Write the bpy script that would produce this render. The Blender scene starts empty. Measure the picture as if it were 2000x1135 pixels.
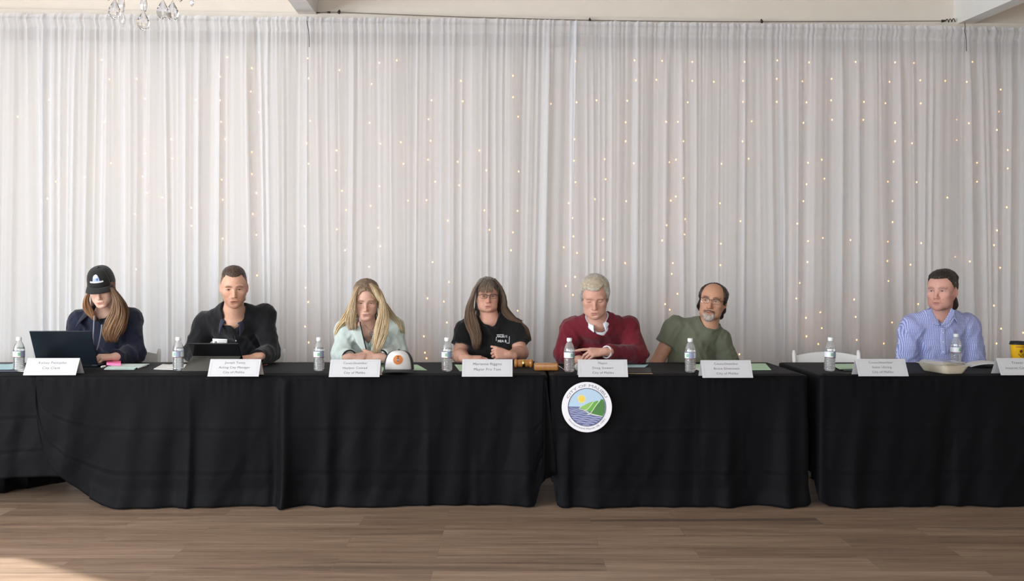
import bpy, math, random
import numpy as np
from mathutils import Vector, Matrix

SC = bpy.context.scene
COL = SC.collection
FPX, HY, CH = 1725.0, 545.0, 1.29          # focal length in pixels, horizon row, camera height
PI = math.pi

def W(px, py, Y):
    """a point of the photograph at depth Y, in metres"""
    return np.array([(px - 1000.0) / FPX * Y, Y, CH + (HY - py) / FPX * Y])

def TY(py, z=0.745):
    """depth of a point lying at height z seen at row py"""
    return (CH - z) * FPX / (py - HY)

def WALLY(x):
    return 6.98 + 0.049 * x

# ------------------------------------------------------------------ materials
def srgb(r, g, b):
    f = lambda c: (c / 255 / 12.92) if c / 255 <= 0.04045 else ((c / 255 + 0.055) / 1.055) ** 2.4
    return (f(r), f(g), f(b), 1.0)

MATS = {}
def mat(name, col=(128, 128, 128), rough=0.6, metal=0.0, noise=0.06, nscale=40.0, bump=0.0, bscale=200.0,
        spec=0.5, sheen=0.0, trans=0.0, ior=1.45, emit=None, alpha=1.0, attr=None, coat=0.0):
    if name in MATS:
        return MATS[name]
    m = bpy.data.materials.new(name); m.use_nodes = True
    nt = m.node_tree; N = nt.nodes; L = nt.links
    bs = N['Principled BSDF']
    c = srgb(*col)
    bs.inputs['Base Color'].default_value = c
    bs.inputs['Roughness'].default_value = rough
    bs.inputs['Metallic'].default_value = metal
    bs.inputs['Specular IOR Level'].default_value = spec
    bs.inputs['IOR'].default_value = ior
    bs.inputs['Sheen Weight'].default_value = sheen
    bs.inputs['Transmission Weight'].default_value = trans
    bs.inputs['Alpha'].default_value = alpha
    bs.inputs['Coat Weight'].default_value = coat
    tc = N.new('ShaderNodeTexCoord')
    nz = N.new('ShaderNodeTexNoise'); nz.inputs['Scale'].default_value = nscale; nz.inputs['Detail'].default_value = 4
    L.new(tc.outputs['Object'], nz.inputs['Vector'])
    if noise > 0:
        mx = N.new('ShaderNodeMix'); mx.data_type = 'RGBA'; mx.blend_type = 'MULTIPLY'
        mx.inputs['Factor'].default_value = 1.0
        mr = N.new('ShaderNodeMapRange')
        mr.inputs['From Min'].default_value = 0.3; mr.inputs['From Max'].default_value = 0.7
        mr.inputs['To Min'].default_value = 1 - noise; mr.inputs['To Max'].default_value = 1 + noise
        L.new(nz.outputs['Fac'], mr.inputs['Value'])
        if attr:
            at = N.new('ShaderNodeAttribute'); at.attribute_name = attr
            L.new(at.outputs['Color'], mx.inputs['A'])
        else:
            mx.inputs['A'].default_value = c
        L.new(mr.outputs['Result'], mx.inputs['B'])
        L.new(mx.outputs['Result'], bs.inputs['Base Color'])
    elif attr:
        at = N.new('ShaderNodeAttribute'); at.attribute_name = attr
        L.new(at.outputs['Color'], bs.inputs['Base Color'])
    if bump > 0:
        nb = N.new('ShaderNodeTexNoise'); nb.inputs['Scale'].default_value = bscale; nb.inputs['Detail'].default_value = 3
        L.new(tc.outputs['Object'], nb.inputs['Vector'])
        bp = N.new('ShaderNodeBump'); bp.inputs['Strength'].default_value = bump; bp.inputs['Distance'].default_value = 0.002
        L.new(nb.outputs['Fac'], bp.inputs['Height']); L.new(bp.outputs['Normal'], bs.inputs['Normal'])
    if emit:
        bs.inputs['Emission Color'].default_value = srgb(*emit[0]); bs.inputs['Emission Strength'].default_value = emit[1]
    MATS[name] = m
    return m

# ------------------------------------------------------------------ mesh building
class MB:
    def __init__(s):
        s.v = []; s.f = []; s.mi = []; s.n = 0
    def add(s, verts, faces, mi=0):
        verts = np.asarray(verts, float).reshape(-1, 3)
        s.v.append(verts)
        for f in faces:
            s.f.append(tuple(int(i) + s.n for i in f)); s.mi.append(mi)
        s.n += len(verts); return s
    def box(s, c, h, R=None, mi=0, bev=0.0):
        c = np.array(c, float); h = np.array(h, float)
        if bev <= 0:
            P = np.array([[x, y, z] for x in (-1, 1) for y in (-1, 1) for z in (-1, 1)], float) * h
            F = [(0, 1, 3, 2), (4, 6, 7, 5), (0, 4, 5, 1), (2, 3, 7, 6), (0, 2, 6, 4), (1, 5, 7, 3)]
        else:
            # rounded in xy plane outline + chamfer in z
            n = 4; b = min(bev, h[0] * .98, h[1] * .98, h[2] * .98); out = []
            for (sx, sy, a0) in ((1, 1, 0), (-1, 1, 90), (-1, -1, 180), (1, -1, 270)):
                for k in range(n + 1):
                    a = math.radians(a0 + 90 * k / n)
                    out.append((sx * (h[0] - b), sy * (h[1] - b), math.cos(a), math.sin(a)))
            levels = []
            for k in range(n + 1):
                t = math.radians(-90 + 90 * k / n); levels.append((-h[2] + b + b * math.sin(t), b * math.cos(t)))
            for k in range(n + 1):
                t = math.radians(90 * k / n); levels.append((h[2] - b + b * math.sin(t), b * math.cos(t)))
            P = []
            for (z, e) in levels:
                for (x, y, ca, sa) in out: P.append((x + ca * e, y + sa * e, z))
            m = len(out); F = []
            for j in range(len(levels) - 1):
                for i in range(m):
                    F.append((j * m + i, j * m + (i + 1) % m, (j + 1) * m + (i + 1) % m, (j + 1) * m + i))
            F.append(tuple(range(m - 1, -1, -1))); F.append(tuple((len(levels) - 1) * m + i for i in range(m)))
            P = np.array(P)
        if R is not None: P = P @ np.array(R).T
        return s.add(P + c, F, mi)
    def tube(s, pts, rad, seg=8, mi=0, cap=True, flat=1.0):
        pts = np.asarray(pts, float); n = len(pts)
        rad = np.full(n, rad) if np.isscalar(rad) else np.asarray(rad, float)
        T = np.gradient(pts, axis=0); T /= (np.linalg.norm(T, axis=1, keepdims=True) + 1e-12)
        ref = np.array([0.0, 0, 1.0])
        if abs(T[0] @ ref) > 0.9: ref = np.array([0, 1.0, 0])
        U = np.cross(T[0], ref); U /= np.linalg.norm(U); V = []
        a = np.arange(seg) * 2 * PI / seg
        for i in range(n):
            U = U - T[i] * (U @ T[i]); U /= (np.linalg.norm(U) + 1e-12)
            B = np.cross(T[i], U)
            V.append(pts[i] + rad[i] * (np.outer(np.cos(a), U) + flat * np.outer(np.sin(a), B)))
        F = []
        for i in range(n - 1):
            for k in range(seg):
                F.append((i * seg + k, i * seg + (k + 1) % seg, (i + 1) * seg + (k + 1) % seg, (i + 1) * seg + k))
        if cap:
            F.append(tuple(range(seg - 1, -1, -1))); F.append(tuple((n - 1) * seg + k for k in range(seg)))
        return s.add(np.concatenate(V), F, mi)
    def lathe(s, prof, c=(0, 0, 0), seg=32, R=None, mi=0, cap=True):
        """prof: list of (r, z)"""
        a = np.arange(seg) * 2 * PI / seg; V = []
        for (r, z) in prof:
            V.append(np.stack([r * np.cos(a), r * np.sin(a), np.full(seg, z)], 1))
        F = []
        for i in range(len(prof) - 1):
            for k in range(seg):
                F.append((i * seg + k, i * seg + (k + 1) % seg, (i + 1) * seg + (k + 1) % seg, (i + 1) * seg + k))
        if cap:
            F.append(tuple(range(seg - 1, -1, -1))); F.append(tuple((len(prof) - 1) * seg + k for k in range(seg)))
        P = np.concatenate(V)
        if R is not None: P = P @ np.array(R).T
        return s.add(P + np.array(c), F, mi)
    def ell(s, c, r, R=None, seg=16, rings=10, mi=0):
        prof = []
        P = []; F = []
        for j in range(rings + 1):
            t = PI * j / rings
            for k in range(seg):
                a = 2 * PI * k / seg
                P.append((math.sin(t) * math.cos(a) * r[0], math.sin(t) * math.sin(a) * r[1], -math.cos(t) * r[2]))
        for j in range(rings):
            for k in range(seg):
                F.append((j * seg + k, j * seg + (k + 1) % seg, (j + 1) * seg + (k + 1) % seg, (j + 1) * seg + k))
        P = np.array(P)
        if R is not None: P = P @ np.array(R).T
        return s.add(P + np.array(c), F, mi)
    def grid(s, P, mi=0, flip=False):
        """P: (n,m,3) array of points"""
        n, m = P.shape[:2]; F = []
        for i in range(n - 1):
            for j in range(m - 1):
                q = (i * m + j, (i + 1) * m + j, (i + 1) * m + j + 1, i * m + j + 1)
                F.append(q[::-1] if flip else q)
        return s.add(P.reshape(-1, 3), F, mi)
    def poly(s, pts, mi=0):
        return s.add(pts, [tuple(range(len(pts)))], mi)
    def prism(s, outline, y0, y1, mi=0):
        """outline in xz, extruded along y"""
        n = len(outline)
        V = [(x, y0, z) for x, z in outline] + [(x, y1, z) for x, z in outline]
        F = [tuple(range(n)), tuple(range(2 * n - 1, n - 1, -1))] + [(i, i + n, (i + 1) % n + n, (i + 1) % n) for i in range(n)]
        return s.add(V, F, mi)
    def build(s, name, mats, parent=None, smooth=True, col=None, ang=None):
        V = np.concatenate(s.v) if s.v else np.zeros((0, 3))
        return mk(name, V, s.f, mats, parent, smooth, col, s.mi, ang)

def mk(name, V, F, mats, parent=None, smooth=True, col=None, mi=None, ang=None, loc=None):
    """links one mesh object; V is in the parent's space (or in world space with the origin moved to loc)"""
    me = bpy.data.meshes.new(name)
    if loc is not None: V = np.asarray(V, float) - np.asarray(loc, float)
    if isinstance(F, np.ndarray):
        nf = len(F)
        me.vertices.add(len(V)); me.vertices.foreach_set('co', np.ascontiguousarray(V, np.float32).ravel())
        me.loops.add(nf * 4); me.loops.foreach_set('vertex_index', np.ascontiguousarray(F, np.int32).ravel())
        me.polygons.add(nf); me.polygons.foreach_set('loop_start', np.arange(0, nf * 4, 4, dtype=np.int32))
        me.update(calc_edges=True); me.validate()
    else:
        me.from_pydata([tuple(p) for p in np.asarray(V, float)], [], F)
        me.update()
    if not isinstance(mats, (list, tuple)): mats = [mats]
    for m in mats: me.materials.append(m)
    if mi is not None and len(mats) > 1 and len(mi) == len(me.polygons): me.polygons.foreach_set('material_index', np.array(mi, np.int32))
    if smooth: me.polygons.foreach_set('use_smooth', np.ones(len(me.polygons), bool))
    if col is not None:
        ca = me.color_attributes.new('col', 'FLOAT_COLOR', 'POINT')
        c4 = np.ones((len(V), 4), np.float32); c4[:, :3] = col
        ca.data.foreach_set('color', c4.ravel())
    if ang is not None:
        me.set_sharp_from_angle(angle=math.radians(ang))
    o = bpy.data.objects.new(name, me); COL.objects.link(o)
    if loc is not None: o.location = tuple(loc)
    if parent is not None: o.parent = parent
    return o

def empty(name, loc, label, cat, group=None, rz=0.0):
    o = bpy.data.objects.new(name, None); COL.objects.link(o)
    o.empty_display_size = 0.1
    o.location = tuple(loc); o.rotation_euler = (0, 0, rz)
    return tag(o, label, cat, group)

def tag(o, label, cat, group=None):
    o['label'] = label; o['category'] = cat
    if group: o['group'] = group
    return o

def struct(o):
    o['kind'] = 'structure'; return o

def dup(root, loc=None, rz=None, label=None, group=None):
    c = root.copy(); COL.objects.link(c)
    if loc is not None: c.location = tuple(loc)
    if rz is not None: c.rotation_euler = (0, 0, rz)
    if label: c['label'] = label
    if group: c['group'] = group
    for ch in list(root.children):
        d = ch.copy(); COL.objects.link(d); d.parent = c
        for g in list(ch.children):
            e = g.copy(); COL.objects.link(e); e.parent = d
    return c

def text_mesh(body, size, bold=0.0, align='CENTER', ext=0.0, space=1.0):
    """flat lettering as vertices/faces in the xy plane"""
    cu = bpy.data.curves.new('lettering', 'FONT'); cu.body = body; cu.size = size; cu.align_x = align
    cu.offset = bold; cu.extrude = ext; cu.resolution_u = 2; cu.space_character = space
    ob = bpy.data.objects.new('lettering', cu); COL.objects.link(ob)
    bpy.context.view_layer.update()
    dg = bpy.context.evaluated_depsgraph_get()
    me = ob.evaluated_get(dg).to_mesh()
    V = np.array([v.co[:] for v in me.vertices]); F = [tuple(p.vertices) for p in me.polygons]
    ob.evaluated_get(dg).to_mesh_clear()
    bpy.data.objects.remove(ob); bpy.data.curves.remove(cu)
    return V, F

def Rx(a): c, s = math.cos(a), math.sin(a); return np.array([[1, 0, 0], [0, c, -s], [0, s, c]])
def Ry(a): c, s = math.cos(a), math.sin(a); return np.array([[c, 0, s], [0, 1, 0], [-s, 0, c]])
def Rz(a): c, s = math.cos(a), math.sin(a); return np.array([[c, -s, 0], [s, c, 0], [0, 0, 1]])

def n1(x, seed=0):
    """smooth 1-D value noise, -1..1"""
    x = np.asarray(x, float); i = np.floor(x).astype(np.int64); f = x - i
    def h(k):
        k = (k * 374761393 + seed * 668265263) & 0xffffffff
        k = ((k ^ (k >> 13)) * 1274126177) & 0xffffffff
        return ((k ^ (k >> 16)) & 0xffff) / 32767.5 - 1
    u = f * f * f * (f * (f * 6 - 15) + 10)
    return h(i) * (1 - u) + h(i + 1) * u

def n3(x, y, z, seed=0):
    """smooth 3-D value noise, -1..1"""
    xi, yi, zi = np.floor(x).astype(np.int64), np.floor(y).astype(np.int64), np.floor(z).astype(np.int64)
    fx, fy, fz = x - xi, y - yi, z - zi
    u, v, w = (f * f * (3 - 2 * f) for f in (fx, fy, fz))
    def h(a, b, c):
        k = (a * 374761393 + b * 668265263 + c * 2147483647 + seed * 974711) & 0xffffffff
        k = ((k ^ (k >> 13)) * 1274126177) & 0xffffffff
        return ((k ^ (k >> 16)) & 0xffff) / 32767.5 - 1
    r = 0
    for a, wa in ((0, 1 - u), (1, u)):
        for b, wb in ((0, 1 - v), (1, v)):
            for c, wc in ((0, 1 - w), (1, w)):
                r = r + h(xi + a, yi + b, zi + c) * wa * wb * wc
    return r

def sstep(a, b, x):
    t = np.clip((np.asarray(x, float) - a) / (b - a), 0, 1); return t * t * (3 - 2 * t)

def crom(P, n):
    """Catmull-Rom through the rows of P, n samples"""
    P = np.asarray(P, float); m = len(P)
    Q = np.vstack([2 * P[0] - P[1], P, 2 * P[-1] - P[-2]])
    t = np.linspace(0, m - 1, n); i = np.minimum(t.astype(int), m - 2); f = (t - i)[:, None]
    a, b, c, d = Q[i], Q[i + 1], Q[i + 2], Q[i + 3]
    return 0.5 * (2 * b + (c - a) * f + (2 * a - 5 * b + 4 * c - d) * f ** 2 + (3 * b - a - 3 * c + d) * f ** 3)
LIGHT_L, LIGHT_B, BULB_E = 630.0, 285.0, 14.0
# ================================================================== camera, light
cam = bpy.data.cameras.new('camera'); cam.sensor_width = 36.0; cam.lens = FPX / 2000 * 36.0
cam.shift_y = -(567.5 - HY) / 2000.0; cam.clip_start = 0.05; cam.clip_end = 100
co = bpy.data.objects.new('camera', cam); COL.objects.link(co)
co.location = (0, 0, CH); co.rotation_euler = (PI / 2, 0, 0)
SC.camera = co
SC.view_settings.view_transform = 'Standard'; SC.view_settings.look = 'None'
SC.view_settings.exposure = 0.0; SC.view_settings.gamma = 1.0; SC.view_settings.use_curve_mapping = False
SC.cycles.max_bounces = 10; SC.cycles.transparent_max_bounces = 24
SC.cycles.caustics_reflective = False; SC.cycles.caustics_refractive = False
SC.cycles.sample_clamp_indirect = 4.0

w = bpy.data.worlds.new('sky'); SC.world = w; w.use_nodes = True
bg = w.node_tree.nodes['Background']
sky = w.node_tree.nodes.new('ShaderNodeTexSky'); sky.sky_type = 'HOSEK_WILKIE'; sky.turbidity = 3.0
sky.sun_direction = (-0.8, 0.45, 0.4)
w.node_tree.links.new(sky.outputs['Color'], bg.inputs['Color']); bg.inputs['Strength'].default_value = 0.6

def area(name, loc, rot, sx, sy, power, col):
    l = bpy.data.lights.new(name, 'AREA'); l.shape = 'RECTANGLE'; l.size = sx; l.size_y = sy
    l.energy = power; l.color = col
    o = bpy.data.objects.new(name, l); COL.objects.link(o); o.location = loc; o.rotation_euler = rot
    return o
XL, XR, YB = -6.2, 6.4, -3.6
# daylight entering by the windows of the left wall and of the wall behind the camera
area('window_daylight', (XL + 0.12, 0.6, 1.65), (PI / 2, 0, -PI / 2), 4.6, 2.1, LIGHT_L, (0.87, 0.935, 1.0))
area('window_daylight', (-1.2, YB + 0.12, 1.65), (PI / 2, 0, 0), 8.0, 2.1, LIGHT_B, (0.88, 0.94, 1.0))
sun = bpy.data.lights.new('sun', 'SUN'); sun.energy = 16.0; sun.angle = math.radians(0.7); sun.color = (1, 0.93, 0.82)
so = bpy.data.objects.new('sun', sun); COL.objects.link(so)
sd = Vector((0.86 * math.cos(math.radians(22)), -0.51 * math.cos(math.radians(22)), -math.sin(math.radians(22)))).normalized()
so.rotation_euler = sd.to_track_quat('-Z', 'Y').to_euler(); so.location = (-9, 9, 5)

# ================================================================== shell of the room
def wall_mat():
    m = mat('wall_paint', (226, 217, 205), rough=0.85, noise=0.02, nscale=6, bump=0.08, bscale=300)
    return m
PAINT = wall_mat()
WHITE = mat('white_paint', (232, 231, 227), rough=0.6, noise=0.015, nscale=8)

def floor_material():
    m = bpy.data.materials.new('vinyl_plank'); m.use_nodes = True
    nt = m.node_tree; N = nt.nodes; L = nt.links; bs = N['Principled BSDF']
    tc = N.new('ShaderNodeTexCoord')
    mp = N.new('ShaderNodeMapping'); mp.inputs['Location'].default_value = (0.35, 0.06, 0); L.new(tc.outputs['Object'], mp.inputs['Vector'])
    br = N.new('ShaderNodeTexBrick'); br.offset = 0.37; br.offset_frequency = 2; br.squash = 1.0
    br.inputs['Scale'].default_value = 1.0; br.inputs['Brick Width'].default_value = 1.22; br.inputs['Row Height'].default_value = 0.18
    br.inputs['Mortar Size'].default_value = 0.0012; br.inputs['Mortar Smooth'].default_value = 0.2; br.inputs['Bias'].default_value = 0.0
    br.inputs['Color1'].default_value = (0.0, 0.0, 0.0, 1); br.inputs['Color2'].default_value = (1, 1, 1, 1); br.inputs['Mortar'].default_value = (0.5, 0.5, 0.5, 1)
    L.new(mp.outputs['Vector'], br.inputs['Vector'])
    # each plank shifts the grain
    sh = N.new('ShaderNodeVectorMath'); sh.operation = 'MULTIPLY_ADD'
    sh.inputs[1].default_value = (7.3, 3.1, 5.7); L.new(br.outputs['Color'], sh.inputs[0]); L.new(mp.outputs['Vector'], sh.inputs[2])
    def grain(sx, sy, sc, det):
        q = N.new('ShaderNodeMapping'); q.inputs['Scale'].default_value = (sx, sy, 1); L.new(sh.outputs['Vector'], q.inputs['Vector'])
        z = N.new('ShaderNodeTexNoise'); z.inputs['Scale'].default_value = sc; z.inputs['Detail'].default_value = det; z.inputs['Roughness'].default_value = 0.62
        z.inputs['Distortion'].default_value = 0.6
        L.new(q.outputs['Vector'], z.inputs['Vector']); return z
    g1 = grain(0.55, 7, 2.2, 6); g2 = grain(1.4, 30, 3.0, 5); g3 = grain(0.30, 8.5, 1.1, 4)
    cr = N.new('ShaderNodeValToRGB'); e = cr.color_ramp.elements
    e[0].position = 0.25; e[0].color = srgb(98, 79, 65); e[1].position = 0.8; e[1].color = srgb(174, 150, 129)
    x = e.new(0.5); x.color = srgb(138, 115, 96)
    mx = N.new('ShaderNodeMix'); mx.data_type = 'FLOAT'; mx.inputs['Factor'].default_value = 0.45
    L.new(g1.outputs['Fac'], mx.inputs['A']); L.new(g2.outputs['Fac'], mx.inputs['B'])
    pl = N.new('ShaderNodeMath'); pl.operation = 'MULTIPLY_ADD'; pl.inputs[1].default_value = 0.16; 
    L.new(br.outputs['Color'], pl.inputs[0]); L.new(mx.outputs['Result'], pl.inputs[2])
    sb = N.new('ShaderNodeMath'); sb.operation = 'SUBTRACT'; sb.inputs[1].default_value = 0.08; L.new(pl.outputs['Value'], sb.inputs[0])
    L.new(sb.outputs['Value'], cr.inputs['Fac'])
    # darker grey-brown streaks that belong to the printed wood
    st = N.new('ShaderNodeMapRange'); st.inputs['From Min'].default_value = 0.57; st.inputs['From Max'].default_value = 0.68
    st.inputs['To Min'].default_value = 0.0; st.inputs['To Max'].default_value = 0.72; L.new(g3.outputs['Fac'], st.inputs['Value'])
    m2 = N.new('ShaderNodeMix'); m2.data_type = 'RGBA'; L.new(st.outputs['Result'], m2.inputs['Factor'])
    L.new(cr.outputs['Color'], m2.inputs['A']); m2.inputs['B'].default_value = srgb(84, 72, 65)
    # joints
    m3 = N.new('ShaderNodeMix'); m3.data_type = 'RGBA'; m3.inputs['B'].default_value = srgb(84, 70, 60)
    fm = N.new('ShaderNodeMath'); fm.operation = 'MULTIPLY'; fm.inputs[1].default_value = 0.35; L.new(br.outputs['Fac'], fm.inputs[0])
    L.new(fm.outputs['Value'], m3.inputs['Factor']); L.new(m2.outputs['Result'], m3.inputs['A'])
    L.new(m3.outputs['Result'], bs.inputs['Base Color'])
    bs.inputs['Roughness'].default_value = 0.5; bs.inputs['Specular IOR Level'].default_value = 0.35
    bp = N.new('ShaderNodeBump'); bp.inputs['Strength'].default_value = 0.12; bp.inputs['Distance'].default_value = 0.002
    L.new(g2.outputs['Fac'], bp.inputs['Height']); L.new(bp.outputs['Normal'], bs.inputs['Normal'])
    return m
m = MB(); m.box(((XL + XR) / 2, (YB + 8) / 2, -0.05), ((XR - XL) / 2 + 0.2, (8 - YB) / 2 + 0.2, 0.05))
struct(m.build('floor', floor_material(), smooth=False))

def ceil_z(x, y):           # underside of the beams, falling gently towards the camera
    return 3.345 - 0.0516 * (WALLY(x) - y)
x0, x1 = XL - 0.2, XR + 0.2
C = [np.array([x, y, ceil_z(x, y) + 0.34]) for x, y in ((x0, YB - 0.2), (x1, YB - 0.2), (x1, WALLY(x1) + 0.1), (x0, WALLY(x0) + 0.1))]
m = MB(); up = np.array([0, 0, 0.08])
m.add(C + [c + up for c in C], [(0, 1, 2, 3), (7, 6, 5, 4), (0, 4, 5, 1), (1, 5, 6, 2), (2, 6, 7, 3), (3, 7, 4, 0)])
struct(m.build('ceiling', WHITE, smooth=False))

def wall_far():
    m = MB(); a, b = (x0, WALLY(x0)), (x1, WALLY(x1)); h = 3.9
    V = [(a[0], a[1], -0.02), (b[0], b[1], -0.02), (b[0], b[1], h), (a[0], a[1], h)]
    V += [(x, y + 0.12, z) for x, y, z in V]
    m.add(V, [(0, 1, 2, 3), (5, 4, 7, 6), (0, 4, 5, 1), (1, 5, 6, 2), (2, 6, 7, 3), (3, 7, 4, 0)])
    return struct(m.build('wall_far', PAINT, smooth=False))
wall_far()

def wall_with_openings(name, axis, pos, a0, a1, h, opens, t=0.12, sgn=1):
    """axis 'x': plane x=pos running along y ; opens: (lo, hi, z0, z1)"""
    m = MB(); opens = sorted(opens); cur = a0
    def bx(lo, hi, z0, z1):
        if hi - lo < 1e-4 or z1 - z0 < 1e-4: return
        if axis == 'x': m.box((pos - sgn * t / 2, (lo + hi) / 2, (z0 + z1) / 2), (t / 2, (hi - lo) / 2, (z1 - z0) / 2))
        else: m.box(((lo + hi) / 2, pos - sgn * t / 2, (z0 + z1) / 2), ((hi - lo) / 2, t / 2, (z1 - z0) / 2))
    for lo, hi, z0, z1 in opens:
        bx(cur, lo, 0, h); bx(lo, hi, 0, z0); bx(lo, hi, z1, h); cur = hi
    bx(cur, a1, 0, h)
    return struct(m.build(name, PAINT, smooth=False))
WIN_SUN = (3.2, 6.50, 0.45, 2.35); WIN_L = (-1.8, 3.0, 0.6, 2.75); WIN_B = (-5.3, 2.9, 0.6, 2.75)
wall_with_openings('wall_left', 'x', XL, YB, 7.0, 3.75, [WIN_L, WIN_SUN])
wall_with_openings('wall_right', 'x', XR, YB, 7.4, 3.75, [], sgn=-1)
wall_with_openings('wall_back', 'y', YB, XL, XR, 3.6, [WIN_B])

GLASS = bpy.data.materials.new('window_glass'); GLASS.use_nodes = True
nt = GLASS.node_tree; nt.nodes.clear()
o_ = nt.nodes.new('ShaderNodeOutputMaterial'); t_ = nt.nodes.new('ShaderNodeBsdfTransparent'); g_ = nt.nodes.new('ShaderNodeBsdfGlossy'); g_.inputs['Roughness'].default_value = 0.02
mx_ = nt.nodes.new('ShaderNodeMixShader'); f_ = nt.nodes.new('ShaderNodeFresnel'); f_.inputs['IOR'].default_value = 1.45
nt.links.new(f_.outputs[0], mx_.inputs[0]); nt.links.new(t_.outputs[0], mx_.inputs[1]); nt.links.new(g_.outputs[0], mx_.inputs[2]); nt.links.new(mx_.outputs[0], o_.inputs[0])

def window(name, axis, pos, lo, hi, z0, z1, nmull):
    m = MB(); g = MB(); f = 0.03
    def bx(mm, a, b, c, d, dep):
        if axis == 'x': mm.box((pos - 0.07, (a + b) / 2, (c + d) / 2), (dep, (b - a) / 2, (d - c) / 2))
        else: mm.box(((a + b) / 2, pos - 0.07, (c + d) / 2), ((b - a) / 2, dep, (d - c) / 2))
    bx(m, lo, lo + f, z0, z1, 0.035); bx(m, hi - f, hi, z0, z1, 0.035); bx(m, lo, hi, z0, z0 + f, 0.035); bx(m, lo, hi, z1 - f, z1, 0.035)
    for k in range(1, nmull):
        a = lo + (hi - lo) * k / nmull; bx(m, a - 0.02, a + 0.02, z0, z1, 0.03)
    o = struct(m.build(name, WHITE, smooth=False))
    bx(g, lo + f, hi - f, z0 + f, z1 - f, 0.003)
    g.build('pane', GLASS, o, smooth=False)
window('window_1', 'x', XL, *WIN_SUN, 1); window('window_2', 'x', XL, *WIN_L, 4); window('window_3', 'y', YB, *WIN_B, 6)

def along(x, z0, z1, d0, d1, xa, xb, name, mt):
    """a board along the far wall, standing off it by d0..d1"""
    m = MB()
    V = []
    for (x_) in (xa, xb):
        for (d, z) in ((d1, z0), (d0, z0), (d0, z1), (d1, z1)):
            V.append((x_, WALLY(x_) - d, z))
    m.add(V, [(3, 2, 1, 0), (4, 5, 6, 7), (0, 1, 5, 4), (1, 2, 6, 5), (2, 3, 7, 6), (3, 0, 4, 7)])
    return m.build(name, mt, smooth=False)
LEDGE = mat('ledger_paint', (215, 207, 196), rough=0.7, noise=0.03, nscale=10)
struct(along(0, 3.295, 3.352, 0.0, 0.055, x0, x1, 'trim_1', LEDGE))
struct(along(0, 0.0, 0.1, 0.0, 0.015, x0, x1, 'baseboard_far', WHITE))

def beam(px, wpx):
    """ceiling beam at right angles to the far wall, dropping towards the camera"""
    xw = (px - 1000) / FPX * 6.9; xw = (px - 1000) / FPX * WALLY(xw); wd = wpx / FPX * WALLY(xw)
    d = np.array([0.049, -1.0, 0]); V = []
    for t in (0.0, 9.2):
        for (dx, dz) in ((0, 0), (wd, 0), (wd, 0.36), (0, 0.36)):
            x = xw + dx; y = WALLY(x); p = np.array([x + d[0] * t, y - t, 3.345 - 0.0516 * t + dz]); V.append(p)
    m = MB(); m.add(V, [(0, 1, 2, 3), (7, 6, 5, 4), (0, 4, 5, 1), (1, 5, 6, 2), (2, 6, 7, 3), (3, 7, 4, 0)])
    return struct(m.build('ceiling_beam', WHITE, smooth=False))
beam(586, 34); beam(1863, 30)

# ================================================================== sheer curtains
def sheer():
    m = bpy.data.materials.new('sheer_voile'); m.use_nodes = True
    nt = m.node_tree; N = nt.nodes; L = nt.links; N.clear()
    out = N.new('ShaderNodeOutputMaterial')
    df = N.new('ShaderNodeBsdfDiffuse'); tl = N.new('ShaderNodeBsdfTranslucent'); tr = N.new('ShaderNodeBsdfTransparent')
    tc = N.new('ShaderNodeTexCoord'); mp = N.new('ShaderNodeMapping'); mp.inputs['Scale'].default_value = (260, 260, 30)
    nz = N.new('ShaderNodeTexNoise'); nz.inputs['Scale'].default_value = 1.0; nz.inputs['Detail'].default_value = 2
    L.new(tc.outputs['Object'], mp.inputs['Vector']); L.new(mp.outputs['Vector'], nz.inputs['Vector'])
    cr = N.new('ShaderNodeMix'); cr.data_type = 'RGBA'; cr.inputs['A'].default_value = srgb(234, 236, 242); cr.inputs['B'].default_value = srgb(246, 248, 253)
    L.new(nz.outputs['Fac'], cr.inputs['Factor']); L.new(cr.outputs['Result'], df.inputs['Color']); tl.inputs['Color'].default_value = srgb(238, 239, 242)
    m1 = N.new('ShaderNodeMixShader'); m1.inputs[0].default_value = 0.3; L.new(df.outputs[0], m1.inputs[1]); L.new(tl.outputs[0], m1.inputs[2])
    # the open weave lets through less where the cloth is seen edge-on
    lw = N.new('ShaderNodeLayerWeight'); lw.inputs['Blend'].default_value = 0.62
    mr = N.new('ShaderNodeMapRange'); mr.inputs['To Min'].default_value = 0.46; mr.inputs['To Max'].default_value = 0.02
    L.new(lw.outputs['Facing'], mr.inputs['Value'])
    m2 = N.new('ShaderNodeMixShader'); L.new(mr.outputs['Result'], m2.inputs[0]); L.new(m1.outputs[0], m2.inputs[1]); L.new(tr.outputs[0], m2.inputs[2])
    L.new(m2.outputs[0], out.inputs[0])
    return m
VOILE = sheer()
CURTOP = 3.29
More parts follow.
